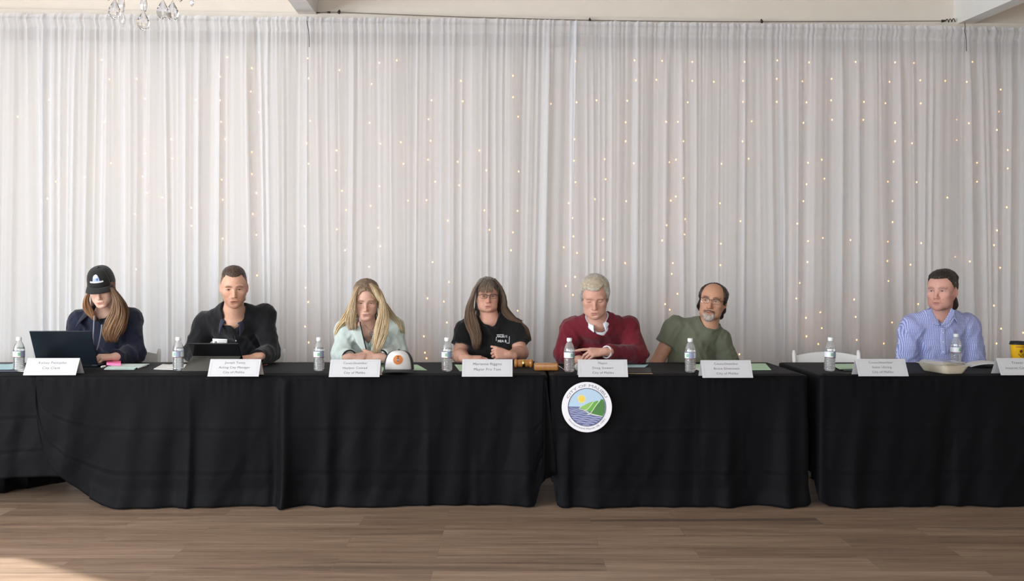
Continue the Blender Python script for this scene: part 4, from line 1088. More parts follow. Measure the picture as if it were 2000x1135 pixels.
def cup():
    Y = 5.60; c = W(1987.5, 715, Y); c[2] = TZ
    root = empty('paper_cup', c, 'yellow paper coffee cup with a black lid and flower print', 'cup')
    m = MB(); m.lathe([(0, 0.004), (.026, 0.004), (.0285, 0.0), (.030, 0.001), (.0445, 0.132), (.046, 0.134), (.0445, 0.136), (.042, 0.134)], seg=40, cap=False); m.build('cup', YEL, root)
    m = MB(); m.lathe([(.0462, .128), (.048, .130), (.048, .135), (.0455, .138), (.0440, .147), (.042, .149), (.041, .1455), (0, .1455)], seg=40, cap=False); m.build('lid', LIDB, root)
    rad = lambda z: .030 + (.0445 - .030) * z / .132 + .0004
    def wrap(pts, k=0): return [((rad(z) + k * .0003) * math.sin(x / rad(z)), -(rad(z) + k * .0003) * math.cos(x / rad(z)), z) for x, z in pts]
    m = MB(); m.grid(np.array([wrap([(x, z) for x in np.linspace(-.032, .032, 24)]) for z in (.112, .119)])); m.build('band_print', OCHRE, root)
    m = MB(); m.poly(wrap([(.0095 * math.cos(t), .088 + .0095 * math.sin(t)) for t in np.linspace(0, 2 * PI, 20)[:-1]])); m.build('flower_print', BRWN, root, smooth=False)
    m = MB(); m.poly(wrap([(0.001, .058), (.014, .074), (.0145, .064), (.001, .052)])); m.poly(wrap([(-0.001, .052), (-.0145, .064), (-.014, .074), (-.001, .058)])); m.poly(wrap([(-.001, .054), (.001, .054), (.001, .08), (-.001, .08)]))
    m.build('leaf_print', OLIVE, root, smooth=False)
cup()

# ================================================================== white folding chairs
RESIN = mat('white_resin', (232, 231, 228), rough=0.45, noise=0.02)
def make_chair():
    root = empty('folding_chair', (0, 0, 0), '', 'chair')
    hw = 0.222
    for s in (-1, 1):
        m = MB(); x = s * hw
        P = [(x, 0.23, 0.004), (x, 0.13, 0.30), (x, 0.02, 0.60) if False else (x * .985, 0.03, 0.55), (x * .98, 0.035, 0.70), (x, 0.06, 0.802)]
        P = [(x, -0.27, 0.004), (x, -0.14, 0.26), (x, -0.01, 0.50), (x, 0.045, 0.66), (x, 0.075, 0.80)]
        m.tube(crom(np.array(P), 26), [0.014] * 24 + [0.013, 0.008], seg=12, flat=1.25); m.build('back_post', RESIN, root)
        m = MB(); m.tube([(s * (hw - 0.032), 0.14, 0.004), (s * (hw - 0.032), 0.0, 0.24), (s * (hw - 0.032), -0.16, 0.445)], 0.0125, seg=12); m.build('leg', RESIN, root)
    m = MB(); n = 24; fr = []; bk = []
    for i in range(n + 1):
        u = i / n * 2 - 1; x = u * (hw - 0.008); y = 0.052 + 0.018 * (1 - u * u)
        top = 0.762 + 0.026 * (1 - u * u) ; bot = 0.615
        fr.append([(x, y + 0.0 + (z - .69) * .18, z) for z in (bot, bot + .004, top - .006, top)]); bk.append([(x, y + 0.018 + (z - .69) * .18, z) for z in (bot + .002, bot + .006, top - .008, top - .002)])
    fr, bk = np.array(fr), np.array(bk)
    m.grid(fr); m.grid(bk, flip=True); m.grid(np.array([bk[:, -1], fr[:, -1]]).transpose(1, 0, 2), flip=True); m.grid(np.array([fr[:, 0], bk[:, 0]]).transpose(1, 0, 2), flip=True)
    m.build('back_panel', RESIN, root)
    m = MB(); m.box((0, -0.2, 0.452), (hw - 0.02, 0.20, 0.014), bev=0.013); m.build('seat', RESIN, root)
    m = MB(); m.tube([(-hw, -0.2, 0.12), (hw, -0.2, 0.12)], 0.009, seg=8); m.tube([(-hw + .032, 0.10, 0.075), (hw - .032, 0.10, 0.075)], 0.009, seg=8); m.build('stretcher', RESIN, root)
    return root
CHY = 6.09
_c = make_chair(); first = True
for px, y, rz, lab in ((1621, 6.0, 0.0, 'empty white folding chair pushed up to the table behind a bottle'), (240, CHY + .03, 0.06, 'white folding chair under the person in the black cap'), (487, CHY + .03, -0.03, 'white folding chair under the man in the black pullover'),
                       (722, CHY + .02, 0.0, 'white folding chair under the blonde woman'), (958, CHY + .06, 0.0, 'white folding chair under the woman in the black T-shirt'), (1172, CHY + .03, 0.0, 'white folding chair under the man in the maroon sweater'),
                       (1362, CHY + .06, 0.0, 'white folding chair under the man in the green T-shirt'), (1836, CHY + .05, 0.0, 'white folding chair under the man in the blue checked shirt')):
    o = _c if first else dup(_c); first = False
    o.location = ((px - 1000) / FPX * y, y, 0); o.rotation_euler = (0, 0, rz); o['label'] = lab; o['group'] = 'white folding chairs behind the tables'
# ================================================================== distance fields for people
def axis(lo, hi, coarse, fine):
    """grid lines from lo to hi: step `coarse`, refined in the (a, b, step) bands"""
    x = [lo]
    while x[-1] < hi:
        st = coarse
        for a, b, s in fine:
            if a - 0.01 < x[-1] < b: st = min(st, s)
        x.append(x[-1] + st)
    return np.array(x, np.float32)

def smin(a, b, k):
    if k <= 0: return np.minimum(a, b)
    h = np.clip(0.5 + 0.5 * (b - a) / k, 0, 1); return b + (a - b) * h - k * h * (1 - h)
def smax(a, b, k): return -smin(-a, -b, k)

class Field:
    def __init__(s, xs, ys, zs):
        s.x, s.y, s.z = xs, ys, zs; s.F = np.full((len(xs), len(ys), len(zs)), 0.2, np.float32)
    def sl(s, lo, hi):
        r = []
        for ax, a, b in zip((s.x, s.y, s.z), lo, hi):
            i = max(0, int(np.searchsorted(ax, a)) - 1); j = min(len(ax), int(np.searchsorted(ax, b)) + 1); r.append(slice(i, max(j, i + 1)))
        return tuple(r)
    def pts(s, S):
        return s.x[S[0]][:, None, None], s.y[S[1]][None, :, None], s.z[S[2]][None, None, :]
    def merge(s, fn, lo, hi, k=0.01, op='u', pad=0.015):
        lo = np.array(lo) - k - pad; hi = np.array(hi) + k + pad; S = s.sl(lo, hi)
        X, Y, Z = s.pts(S); d = fn(X, Y, Z)
        if op == 'u': s.F[S] = smin(s.F[S], d, k)
        elif op == 'cut': s.F[S] = smax(s.F[S], -d, k)
        elif op == 'and': s.F[S] = smax(s.F[S], d, k)
    def cone(s, a, b, ra, rb, k=0.01, op='u'):
        a = np.array(a, np.float32); b = np.array(b, np.float32); R = max(ra, rb)
        s.merge(lambda X, Y, Z: d_cone(X, Y, Z, a, b, ra, rb), np.minimum(a, b) - R, np.maximum(a, b) + R, k, op)
    def ell(s, c, r, R=None, k=0.01, op='u'):
        m = max(r); c = np.array(c, np.float32)
        s.merge(lambda X, Y, Z: d_ell(X - c[0], Y - c[1], Z - c[2], r, R), c - m, c + m, k, op)
    def mesh(s):
        return surface_nets(s.F, s.x, s.y, s.z)

def d_cone(X, Y, Z, a, b, ra, rb):
    d = b - a; L2 = float(d @ d) + 1e-12
    px, py, pz = X - a[0], Y - a[1], Z - a[2]
    t = np.clip((px * d[0] + py * d[1] + pz * d[2]) / L2, 0, 1)
    return np.sqrt((px - t * d[0]) ** 2 + (py - t * d[1]) ** 2 + (pz - t * d[2]) ** 2) - (ra + (rb - ra) * t)
def d_ell(X, Y, Z, r, R=None):
    if R is not None:
        R = np.asarray(R, np.float32)
        X, Y, Z = (R[0, i] * X + R[1, i] * Y + R[2, i] * Z for i in range(3))
    k0 = np.sqrt((X / r[0]) ** 2 + (Y / r[1]) ** 2 + (Z / r[2]) ** 2)
    k1 = np.sqrt((X / r[0] ** 2) ** 2 + (Y / r[1] ** 2) ** 2 + (Z / r[2] ** 2) ** 2) + 1e-9
    return k0 * (k0 - 1) / k1

def surface_nets(F, xs, ys, zs):
    I = F < 0
    n = np.zeros(tuple(d - 1 for d in F.shape), np.uint8)
    for a in (0, 1):
        for b in (0, 1):
            for c in (0, 1): n += I[a:a + n.shape[0], b:b + n.shape[1], c:c + n.shape[2]]
    act = (n > 0) & (n < 8); ix, iy, iz = np.nonzero(act); N = len(ix)
    vid = np.full(n.shape, -1, np.int32); vid[ix, iy, iz] = np.arange(N)
    corn = [(a, b, c) for a in (0, 1) for b in (0, 1) for c in (0, 1)]
    val = np.stack([F[ix + a, iy + b, iz + c] for a, b, c in corn], 1)
    P = np.stack([np.stack([xs[ix + a], ys[iy + b], zs[iz + c]], 1) for a, b, c in corn], 1)
    acc = np.zeros((N, 3)); cnt = np.zeros(N)
    for i in range(8):
        for j in range(i + 1, 8):
            if sum(abs(p - q) for p, q in zip(corn[i], corn[j])) != 1: continue
            x = (val[:, i] < 0) != (val[:, j] < 0)
            t = np.where(x, val[:, i] / np.where(x, val[:, i] - val[:, j], 1), 0)
            acc += np.where(x[:, None], P[:, i] + (P[:, j] - P[:, i]) * t[:, None], 0); cnt += x
    V = acc / np.maximum(cnt, 1)[:, None]
    Q = []
    for ax in range(3):
        A = [slice(None)] * 3; B = [slice(None)] * 3; A[ax] = slice(0, -1); B[ax] = slice(1, None)
        ch = I[tuple(A)] != I[tuple(B)]; o1, o2 = [d for d in range(3) if d != ax]
        i = list(np.nonzero(ch)); ok = (i[o1] > 0) & (i[o2] > 0) & (i[o1] < F.shape[o1] - 1) & (i[o2] < F.shape[o2] - 1); i = [q[ok] for q in i]
        def cell(d1, d2):
            j = [q.copy() for q in i]; j[o1] -= d1; j[o2] -= d2; return vid[j[0], j[1], j[2]]
        q = np.stack([cell(1, 1), cell(0, 1), cell(0, 0), cell(1, 0)], 1)
        flip = I[tuple(i)] if ax != 1 else ~I[tuple(i)]
        q[~flip] = q[~flip][:, ::-1]; Q.append(q)
    Q = np.concatenate(Q); Q = Q[(Q >= 0).all(1)]
    return V, Q

# ------------------------------------------------------------------ materials of people
def skin_material():
    m = mat('skin', (200, 160, 140), rough=0.52, noise=0.05, nscale=90, bump=0.08, bscale=700, attr='col', spec=0.35)
    bs = m.node_tree.nodes['Principled BSDF']; bs.inputs['Subsurface Weight'].default_value = 0.08
    bs.inputs['Subsurface Radius'].default_value = (0.012, 0.005, 0.003); bs.inputs['Subsurface Scale'].default_value = 0.6
    return m
SKIN = skin_material()
HAIRM = mat('hair', (90, 70, 50), rough=0.5, noise=0.14, nscale=140, attr='col', spec=0.35)
EYEW = mat('eye_white', (206, 198, 194), rough=0.25, noise=0); EYEB = mat('iris_brown', (74, 56, 44), rough=0.2, noise=0); EYEBL = mat('iris_blue', (98, 112, 122), rough=0.2, noise=0); PUP = mat('pupil', (14, 12, 12), rough=0.15, noise=0)
RIMD = mat('dark_spectacle_rim', (52, 42, 42), rough=0.35, noise=0.04)
SHOE = mat('dark_shoe', (40, 36, 34), rough=0.5, noise=0.08); DENIM = mat('dark_trousers', (44, 50, 66), rough=0.8, noise=0.1, bump=0.2)

lin = lambda c: np.array(srgb(*c)[:3], np.float32)

# ------------------------------------------------------------------ head
HD = dict(cw=0.076, cd=0.097, ch=0.084, fw=0.0615, jaw=0.050, chinz=-0.103, chinr=0.018, nose=1.0, nosew=1.0, brow=0.5, cheek=1.0, open=1.0, gaze=(0, 0), jowl=0.0, lip=1.0, ear=True, mopen=0.0)
def head_sdf(X, Y, Z, h):
    """head in its own frame: eye line at z 0, face towards -y (metres, unscaled)"""
    f = np.float32; X = X.astype(f); Y = Y.astype(f); Z = Z.astype(f); A = np.abs(X)
    V = lambda *p: np.array(p, f)
    d = d_ell(X, Y - 0.012, Z - 0.035, (h['cw'], h['cd'], h['ch']))
    d = smin(d, d_ell(X, Y + 0.022, Z - 0.022, (0.068, 0.066, 0.062)), 0.02)
    d = smin(d, d_ell(X, Y + 0.028, Z + 0.030, (h['fw'], 0.056, 0.066)), 0.02)
    d = smin(d, d_cone(A, Y, Z, V(0.055, 0.004, -0.045), V(0.020, -0.070, h['chinz'] + 0.008), 0.017, 0.017), 0.03)
    d = smin(d, d_ell(X, Y + 0.038, Z + 0.074, (h['jaw'], 0.046, 0.036)), 0.02)
    d = smin(d, d_ell(X, Y + 0.076, Z - h['chinz'], (0.021, 0.017, h['chinr'])), 0.016)
    d = smin(d, d_ell(X, Y + 0.072, Z + 0.072, (0.032, 0.021, 0.026)), 0.018)
    d = smin(d, d_ell(A - 0.044, Y + 0.056, Z + 0.022, (0.021, 0.021, 0.017)), 0.018)
    d = smin(d, d_ell(A - 0.037, Y + 0.044, Z + 0.052, (0.023, 0.028, 0.030)), 0.02)
    if h['jowl'] > 0: d = smin(d, d_ell(A - 0.040, Y + 0.040, Z + 0.082, (0.022, 0.03, 0.024)), 0.02) - 0.002 * h['jowl']
    d = smin(d, d_ell(A - 0.028, Y + 0.078, Z - 0.019, (0.026, 0.0125, 0.0085)), 0.012)
    d = smax(d, -d_ell(A - 0.031, Y + 0.094, Z + 0.001, (0.0185, 0.013, 0.0115)), 0.010)
    ez = 0.0
    d = smin(d, d_ell(A - 0.0315, Y + 0.0685, Z - ez, (0.0165, 0.0145, 0.0135)), 0.005)
    # nose
    n = h['nose']; nw = h['nosew']
    d = smin(d, d_cone(X, Y, Z, V(0, -0.080, 0.006), V(0, -0.080 - 0.024 * n, -0.036), 0.0075, 0.0098 * nw), 0.012)
    d = smin(d, d_ell(X, Y + 0.083 + 0.022 * n, Z + 0.0395, (0.0105 * nw, 0.0105, 0.0085)), 0.006)
    d = smin(d, d_ell(A - 0.0125 * nw, Y + 0.092, Z + 0.043, (0.0072, 0.011, 0.0068)), 0.006)
    d = smax(d, -d_ell(A - 0.0065 * nw, Y + 0.100, Z + 0.0495, (0.0032, 0.006, 0.0030)), 0.003)
    # mouth
    l = h['lip']
    d = smin(d, d_ell(X, Y + 0.0885, Z + 0.0690, (0.0225, 0.0075, 0.0048 * l)), 0.006)
    d = smin(d, d_ell(X, Y + 0.0875, Z + 0.0785, (0.0190, 0.0075, 0.0058 * l)), 0.006)
    d = smax(d, -d_ell(X, Y + 0.0975, Z + 0.0735 + 0.002 * h['mopen'], (0.0240, 0.0085, 0.0014 + 0.0035 * h['mopen'])), 0.0025)
    d = smax(d, -d_ell(X, Y + 0.1000, Z + 0.089, (0.016, 0.010, 0.004)), 0.008)
    d = smax(d, -d_cone(A, Y, Z, V(0.019, -0.0995, -0.046), V(0.030, -0.0905, -0.066), 0.0024, 0.0018), 0.009)
    # eye opening
    if h['open'] > 0.05:
        o = h['open']
        d = smax(d, -d_ell(A - 0.0315, Y + 0.0845, Z - ez + 0.0012, (0.0132, 0.0085, 0.0049 * o)), 0.0018)
    else:
        d = smax(d, -d_ell(A - 0.0315, Y + 0.0855, Z - ez + 0.0055, (0.0125, 0.004, 0.0011)), 0.002)
    d = smax(d, -d_cone(A, Y, Z, V(0.020, -0.088, 0.0085), V(0.043, -0.081, 0.0075), 0.0013, 0.0013), 0.004)
    if h['ear']:
        a = 0.42; Xr = (A - 0.0765) * math.cos(a) - (Y - 0.012) * math.sin(a); Yr = (A - 0.0765) * math.sin(a) + (Y - 0.012) * math.cos(a)
        e = d_ell(Xr, Yr, Z + 0.010, (0.0065, 0.0185, 0.0305)); e = smax(e, -d_ell(Xr - 0.007, Yr + 0.002, Z + 0.008, (0.0055, 0.0115, 0.0205)), 0.004)
        d = smin(d, e, 0.006)
    return d

def head_color(L, h, c):
    """skin colours over the head; L local points"""
    x, y, z = L[:, 0], L[:, 1], L[:, 2]; ax = np.abs(x); n = len(L)
    col = np.tile(lin(c['skin']), (n, 1))
    def mixc(w, cc):
        nonlocal col
        w = np.clip(w, 0, 1)[:, None]; col = col * (1 - w) + lin(cc)[None] * w
    front = sstep(-0.03, -0.07, y)
    g = lambda cx, cz, sx, sz: np.exp(-((ax - cx) / sx) ** 2 - ((z - cz) / sz) ** 2) * front
    mixc(0.16 * g(0.042, -0.032, 0.024, 0.022) + 0.32 * g(0.0, -0.040, 0.014, 0.014), c.get('flush', (206, 134, 118)))
    mixc(0.30 * g(0.031, -0.004, 0.018, 0.009), c.get('under', (158, 112, 100)))
    mixc(0.25 * (ax > 0.07), c.get('flush', (206, 134, 118)))
    st = c.get('stubble')
    if st:
        w = sstep(-0.036, -0.052, z - 0.35 * np.maximum(ax - 0.035, 0)) * sstep(0.012, -0.01, y) * sstep(-0.13, -0.112, z)
        w = w * (1 - 0.8 * np.exp(-((ax) / 0.02) ** 2 - ((z + 0.0735) / 0.009) ** 2))
        w = np.where((z > -0.05) & (ax < 0.03), 0, w)
        mixc(w * st[1] * (0.85 + 0.3 * n3(x * 400, y * 400, z * 400, 4)), st[0])
    lp = np.exp(-(np.abs(ax / 0.0235) ** 3)) * np.exp(-((z + 0.0738) / 0.0085) ** 4) * (y < -0.078)
    mixc(lp * 0.75, c['lip'])
    mixc(np.exp(-(ax / 0.023) ** 4) * np.exp(-((z + 0.0735 + 0.002 * h['mopen']) / (0.0016 + 0.003 * h['mopen'])) ** 2) * (y < -0.07) * (0.7 if h['mopen'] == 0 else 0.9), (92, 46, 42))
    # brows and lash line
    bz = 0.0180 + 0.0035 * np.sin(np.clip((ax - 0.013) / 0.034, 0, 1) * PI * 0.9) - 0.10 * np.maximum(ax - 0.040, 0)
    bw = np.exp(-(np.abs((ax - 0.0305) / 0.0185) ** 4)) * np.exp(-((z - bz) / (0.0042 * c.get('browt', 1.0))) ** 2) * (y < -0.05)
    mixc(np.minimum(bw * 1.5, 1) * c.get('browk', 0.75) * (1.0 + 0.2 * n3(x * 500, y * 500, z * 250, 9)), c['brow'])
    if h['open'] > 0.05:
        lz = 0.0044 * h['open'] - 0.0004 - 0.012 * ((ax - 0.0315) / 0.0135) ** 2 * 0.25
        mixc(np.exp(-(np.abs((ax - 0.0315) / 0.0145) ** 4)) * np.exp(-((z - lz) / 0.0024) ** 2) * (y < -0.06) * 0.85, c.get('lash', (64, 46, 40)))
    else:
        mixc(np.exp(-(np.abs((ax - 0.0315) / 0.0135) ** 4)) * np.exp(-((z + 0.0055) / 0.0018) ** 2) * (y < -0.06) * 0.7, (84, 58, 50))
    return col

# ------------------------------------------------------------------ hands
def hand_segments(M, curl, spread=0.10, thumb=(0.75, 0.35), side=1, size=1.0):
    """finger bones in world space. local: +y finger direction, +z back of the hand, +x thumb side; curl: 4 lists of 3 angles"""
    S = []
    kn = [(0.030, 0.086, 0.0), (0.010, 0.091, 0.003), (-0.0105, 0.087, 0.001), (-0.029, 0.077, -0.003)]
    ln = [(.042, .025, .020), (.046, .029, .021), (.042, .026, .020), (.033, .020, .018)]
    rd = [.0092, .0095, .0090, .0080]
    T = lambda p: M[:3, :3] @ (np.array(p, float) * np.array([side, 1, 1]) * size) + M[:3, 3]
    for i in range(4):
        S.append((T((kn[i][0] * .45, 0.012, -0.002)), T(kn[i]), 0.0145 * size, 0.0118 * size, 0.010))
        p = np.array(kn[i]); ang = 0; sp = -(i - 1.2) * spread
        for j in range(3):
            ang += curl[i][j]; d = np.array([-math.sin(sp) * -1 * math.cos(ang), math.cos(sp) * math.cos(ang), -math.sin(ang)])
            q = p + d * ln[i][j]; r = rd[i]
            S.append((T(p), T(q), r * (1, .93, .86)[j] * size, r * (.93, .86, .72)[j] * size, 0.004)); p = q
    p = np.array((0.018, 0.018, -0.006)); a, b = thumb
    d = np.array([math.sin(a), math.cos(a) * math.cos(b), -math.sin(b)]); q = p + d * 0.046; S.append((T(p), T(q), .0150 * size, .0118 * size, .010))
    d2 = np.array([math.sin(a * .55), math.cos(a * .55) * math.cos(b), -math.sin(b)]); d2 /= np.linalg.norm(d2); q2 = q + d2 * 0.033; S.append((T(q), T(q2), .0112 * size, .0098 * size, .004))
    d3 = np.array([math.sin(a * .3), math.cos(a * .3) * math.cos(b), -math.sin(b) * 1.1]); d3 /= np.linalg.norm(d3); q3 = q2 + d3 * 0.025; S.append((T(q2), T(q3), .0098 * size, .0075 * size, .003))
    return S

def frame(y, z):
    """matrix with +y along y and +z as near z as possible"""
    y = np.array(y, float); y /= np.linalg.norm(y); z = np.array(z, float); z = z - y * (z @ y); z /= np.linalg.norm(z)
    return np.stack([np.cross(y, z), y, z], 1)

RELAX = [[.35, .45, .3], [.4, .5, .3], [.45, .5, .3], [.5, .5, .3]]
FIST = [[1.15, 1.35, .8], [1.25, 1.4, .8], [1.3, 1.4, .8], [1.35, 1.4, .8]]
FLAT = [[.12, .15, .1], [.14, .18, .1], [.16, .2, .1], [.2, .2, .1]]
TYPE = [[.55, .7, .4], [.6, .75, .4], [.6, .7, .4], [.55, .6, .4]]
HALF = [[.8, .9, .5], [.9, 1.0, .5], [1.0, 1.0, .5], [1.0, 1.0, .5]]

# ------------------------------------------------------------------ hair locks
def locks(mb, cols, guide, n, c0, c1, rnd, r=0.0045, wave=0.004, tip=None, pts=16, flat=0.6, lenj=0.12):
    """guide: rows (px, py, Y, half width px, half depth m) down the fall of the hair"""
    G = np.array(guide, float)
    for i in range(int(n * 1.9)):
        a = rnd.uniform(0, 2 * PI); q = math.sqrt(rnd.uniform(0, 1)); u, v = q * math.cos(a), q * math.sin(a)
        P = []
        for (px, py, Y, hw, hd) in G:
            p = W(px + u * hw, py, Y + v * hd); P.append(p)
        P = np.array(P); P[-1] += (P[-1] - P[-2]) * rnd.uniform(-lenj * 2, lenj)
        C = crom(P, pts); t = np.linspace(0, 1, pts)
        ph = rnd.uniform(0, 6.28); w = wave * sstep(0.15, 0.6, t)
        C[:, 0] += w * np.sin(t * 7 + ph) + rnd.uniform(-.002, .002); C[:, 1] += w * np.cos(t * 6 + ph)
        rad = r * .68 * rnd.uniform(.6, 1.3) * (1 - 0.75 * t ** 3) * (0.75 + 0.25 * np.minimum(1, t * 5))
        n0 = mb.n; mb.tube(C, rad, seg=6, flat=flat); k = rnd.uniform(0, 1)
        base = lin(c0) * (1 - k) + lin(c1) * k
        cc = np.repeat(base[None], pts * 6, 0)
        if tip is not None:
            tt = np.repeat(sstep(0.1, 0.75, t), 6)[:, None]; kk = rnd.uniform(.6, 1.0)
            cc = cc * (1 - tt * kk) + lin(tip)[None] * tt * kk
        cols.append(cc * rnd.uniform(.8, 1.15))

# ------------------------------------------------------------------ one person
def person(sp):
    rnd = random.Random(sp['seed']); nrs = sp['seed']
    hp = dict(HD); hp.update(sp.get('head', {})); s = sp['s']
    ex, ey, eY = sp['eye']; ap = math.atan2(-(ex - 1000) / FPX, 1.0)
    yaw = math.radians(sp['yaw']) + (-ap if False else ap); pit = math.radians(sp['pitch']); rol = math.radians(sp['roll'])
    R = Rz(yaw) @ Rx(pit) @ Ry(rol)
    hc = W(ex, ey, eY) - R @ np.array([0, -0.078 * s, 0])
    H = np.eye(4); H[:3, :3] = R * s; H[:3, 3] = hc
    toH = lambda P: ((np.asarray(P) - hc) @ R) / s
    frH = lambda L: (np.asarray(L, float) * s) @ R.T + hc
    neck = W(*sp['neck']); SL = W(*sp['sl']); SR = W(*sp['sr']); pel = np.array(sp['pel'], float)
    EL, ER = W(*sp['el']), W(*sp['er']); WL, WR = W(*sp['wl']), W(*sp['wr'])
    mid = (SL + SR) / 2; ux = SR - SL; w = np.linalg.norm(ux) / 2; ux /= 2 * w
    uz = mid - pel; uz -= ux * (uz @ ux); Lt = np.linalg.norm(uz); uz /= Lt; uy = np.cross(uz, ux)
    TR = np.stack([ux, uy, uz], 1); bulk = sp.get('bulk', 1.0); fem = sp.get('fem', False)
    base = np.array([pel[0], pel[1], 0.0])
    ldx = sp.get('legdx', 0.0); knees = [pel + np.array([-0.10 + ldx, -0.40, 0.02]), pel + np.array([0.10 + ldx, -0.40, 0.02])]
    feet = [k + np.array([0, 0.02, -0.48]) for k in knees]
    for f in feet: f[2] = 0.06
    def torso(F, g, k=0.03, low=True):
        F.ell(mid - uz * 0.15, (w * 0.86 * min(1, bulk) + g, 0.108 * bulk + g, 0.20 + g), TR, k)
        F.ell(mid - uz * 0.04 + uy * 0.01, (w * 0.92 + g, 0.085 * bulk + g, 0.085 + g), TR, k)
        F.ell(pel * 0.55 + (mid - uz * 0.18) * 0.45 - uy * 0.015 * bulk, (0.145 * bulk + g, 0.115 * bulk + g, 0.17 + g), TR, k)
        if low: F.ell(pel + np.array([0, 0, 0.02]), (0.165 * bulk + g, 0.125 + g, 0.12 + g), None, k)
        for q in (SL, SR):
            F.cone(neck + uz * sp.get('trap', .012), q - uz * .004, 0.046 + g * .8, 0.043 + g, k)
            F.cone(neck - uz * 0.05, q - uz * .02, 0.06 + g, 0.046 + g, k)
            F.ell(q - uz * .014, (0.047 + g, 0.052 + g, 0.052 + g), None, k)
        if fem:
            for sx in (-1, 1): F.ell(mid - uz * 0.15 + ux * sx * 0.075 - uy * 0.085, (0.062 + g, 0.052 + g, 0.06 + g), TR, 0.03)
    hands = []
    for side, wr, el, key in ((-1, WL, EL, 'hl'), (1, WR, ER, 'hr')):
        hd = sp.get(key)
        if hd is None: hands.append(None); continue
        M = np.eye(4); M[:3, :3] = frame(hd['dir'], hd['back']); M[:3, 3] = wr
        hands.append((M, hand_segments(M, hd.get('curl', RELAX), hd.get('spread', .08), hd.get('thumb', (.75, .35)), hd['side'], hd.get('size', 1.0))))
    # ---- skin: one continuous surface from head to ankles
    P = [hc + R @ np.array(v) * s for v in ((-.1, -.13, -.13), (.1, .13, .14), (-.1, .13, -.13), (.1, -.13, .14))]
    hlo, hhi = hc - 0.15 * s, hc + 0.15 * s
    allp = np.array([hlo, hhi, EL, ER, WL, WR, pel - .2, pel + .2, *knees, *feet]); lo = allp.min(0) - 0.13; hi = allp.max(0) + 0.1; lo[2] = -0.005
    fxx = [(hc[0] - .10 * s, hc[0] + .10 * s, .0024)]; fyy = [(hc[1] - .135, hc[1] + .06, .0026)]; fzz = [(hc[2] - .125 * s, hc[2] + .10, .0023)]
    for h in hands:
        if h:
            q = np.array([a for a, b, *_ in h[1]] + [b for a, b, *_ in h[1]]); a, b = q.min(0) - .02, q.max(0) + .02
            fxx.append((a[0], b[0], .0028)); fyy.append((a[1], b[1], .0034)); fzz.append((a[2], b[2], .0028))
    F = Field(axis(lo[0], hi[0], .009, fxx), axis(lo[1], hi[1], .009, fyy), axis(lo[2], hi[2], .012, fzz + [(0.74, hi[2], .006)]))
    torso(F, -0.012)
    for el, sh, wr in ((EL, SL, WL), (ER, SR, WR)):
        ab = sp.get('arm', 1.0)
        F.cone(sh, el, 0.047 * ab, 0.041 * ab, 0.02); mid_ = el + (wr - el) * 0.3
        F.cone(el, mid_, 0.041 * ab, 0.043 * ab, 0.015); F.cone(mid_, wr, 0.042 * ab, 0.0265, 0.015)
    for k_, f_ in zip(knees, feet):
        F.cone(pel + (k_ - pel) * np.array([1, 0.1, 0]), k_, 0.078, 0.056, 0.02); F.cone(k_, f_, 0.052, 0.034, 0.02)
    nb = hc + R @ np.array([0, 0.022, -0.055]) * s; nr = sp.get('neckr', 0.054)
    F.cone(nb, neck, nr, nr + 0.006, 0.02); F.ell(neck - uz * .01, (0.085, 0.06, 0.03), TR, 0.03)
    def hf(X, Y, Z):
        X, Y, Z = np.broadcast_arrays(X - np.float32(hc[0]), Y - np.float32(hc[1]), Z - np.float32(hc[2])); r = R.astype(np.float32)
        l = [(r[0, i] * X + r[1, i] * Y + r[2, i] * Z) / np.float32(s) for i in range(3)]
        return head_sdf(l[0], l[1], l[2], hp) * np.float32(s)
    F.merge(hf, hlo + .01, hhi - .01, 0.014)
    for h in hands:
        if not h: continue
        for a, b, ra, rb, k in h[1]: F.cone(a, b, ra, rb, k)
        M = h[0]; F.ell(M[:3, 3] + M[:3, 1] * 0.05 , (0.034, 0.045, 0.0125), M[:3, :3], 0.012)
        F.cone(M[:3, 3] - M[:3, 1] * .03, M[:3, 3] + M[:3, 1] * .015, .0255, .023, .012)
    V, Q = F.mesh()
    L = toH(V); nearh = sstep(-0.17, -0.14, L[:, 2])
    cs = head_color(L, hp, sp['col']); body = np.tile(lin(sp['col']['skin']), (len(V), 1)) * (0.97 + 0.05 * n3(V[:, 0] * 60, V[:, 1] * 60, V[:, 2] * 60, 2))[:, None]
    for h in hands:
        if not h: continue
        for a, b, ra, rb, k in h[1]:
            dd = np.linalg.norm(V - b, axis=1); wv = np.clip(1 - dd / .012, 0, 1)[:, None] * .3; body = body * (1 - wv) + lin(sp['col'].get('flush', (206, 134, 118))) * wv
    col = body * (1 - nearh[:, None]) + cs * nearh[:, None]
    root = mk('person', V, Q, SKIN, None, True, col, loc=base); tag(root, sp['label'], 'person')
    def part(name, V, Q, m, col=None, mi=None, ang=None):
        return mk(name, np.asarray(V, float) - base, Q, m, root, True, col, mi, ang)
    # ---- eyes
    if hp['open'] > 0.05:
        for sx in (-1, 1):
            m = MB(); m.ell((0, 0, 0), (0.0118, 0.0118, 0.0118), seg=24, rings=24, R=Rx(PI / 2))
            Ve = np.concatenate(m.v); g = np.array([hp['gaze'][0], -1, hp['gaze'][1]]); g /= np.linalg.norm(g)
            fc = [Ve[list(f)].mean(0) / .0118 for f in m.f]; mi = [2 if (c @ g) > .955 else 1 if (c @ g) > .86 else 0 for c in fc]
            part('eye', frH(Ve + np.array([sx * .0315, -0.0690, 0.0])), m.f, [EYEW, sp.get('iris', EYEB), PUP], None, mi)
    # ---- clothing
    g = sp.get('loose', 0.016)
    fin = .0044
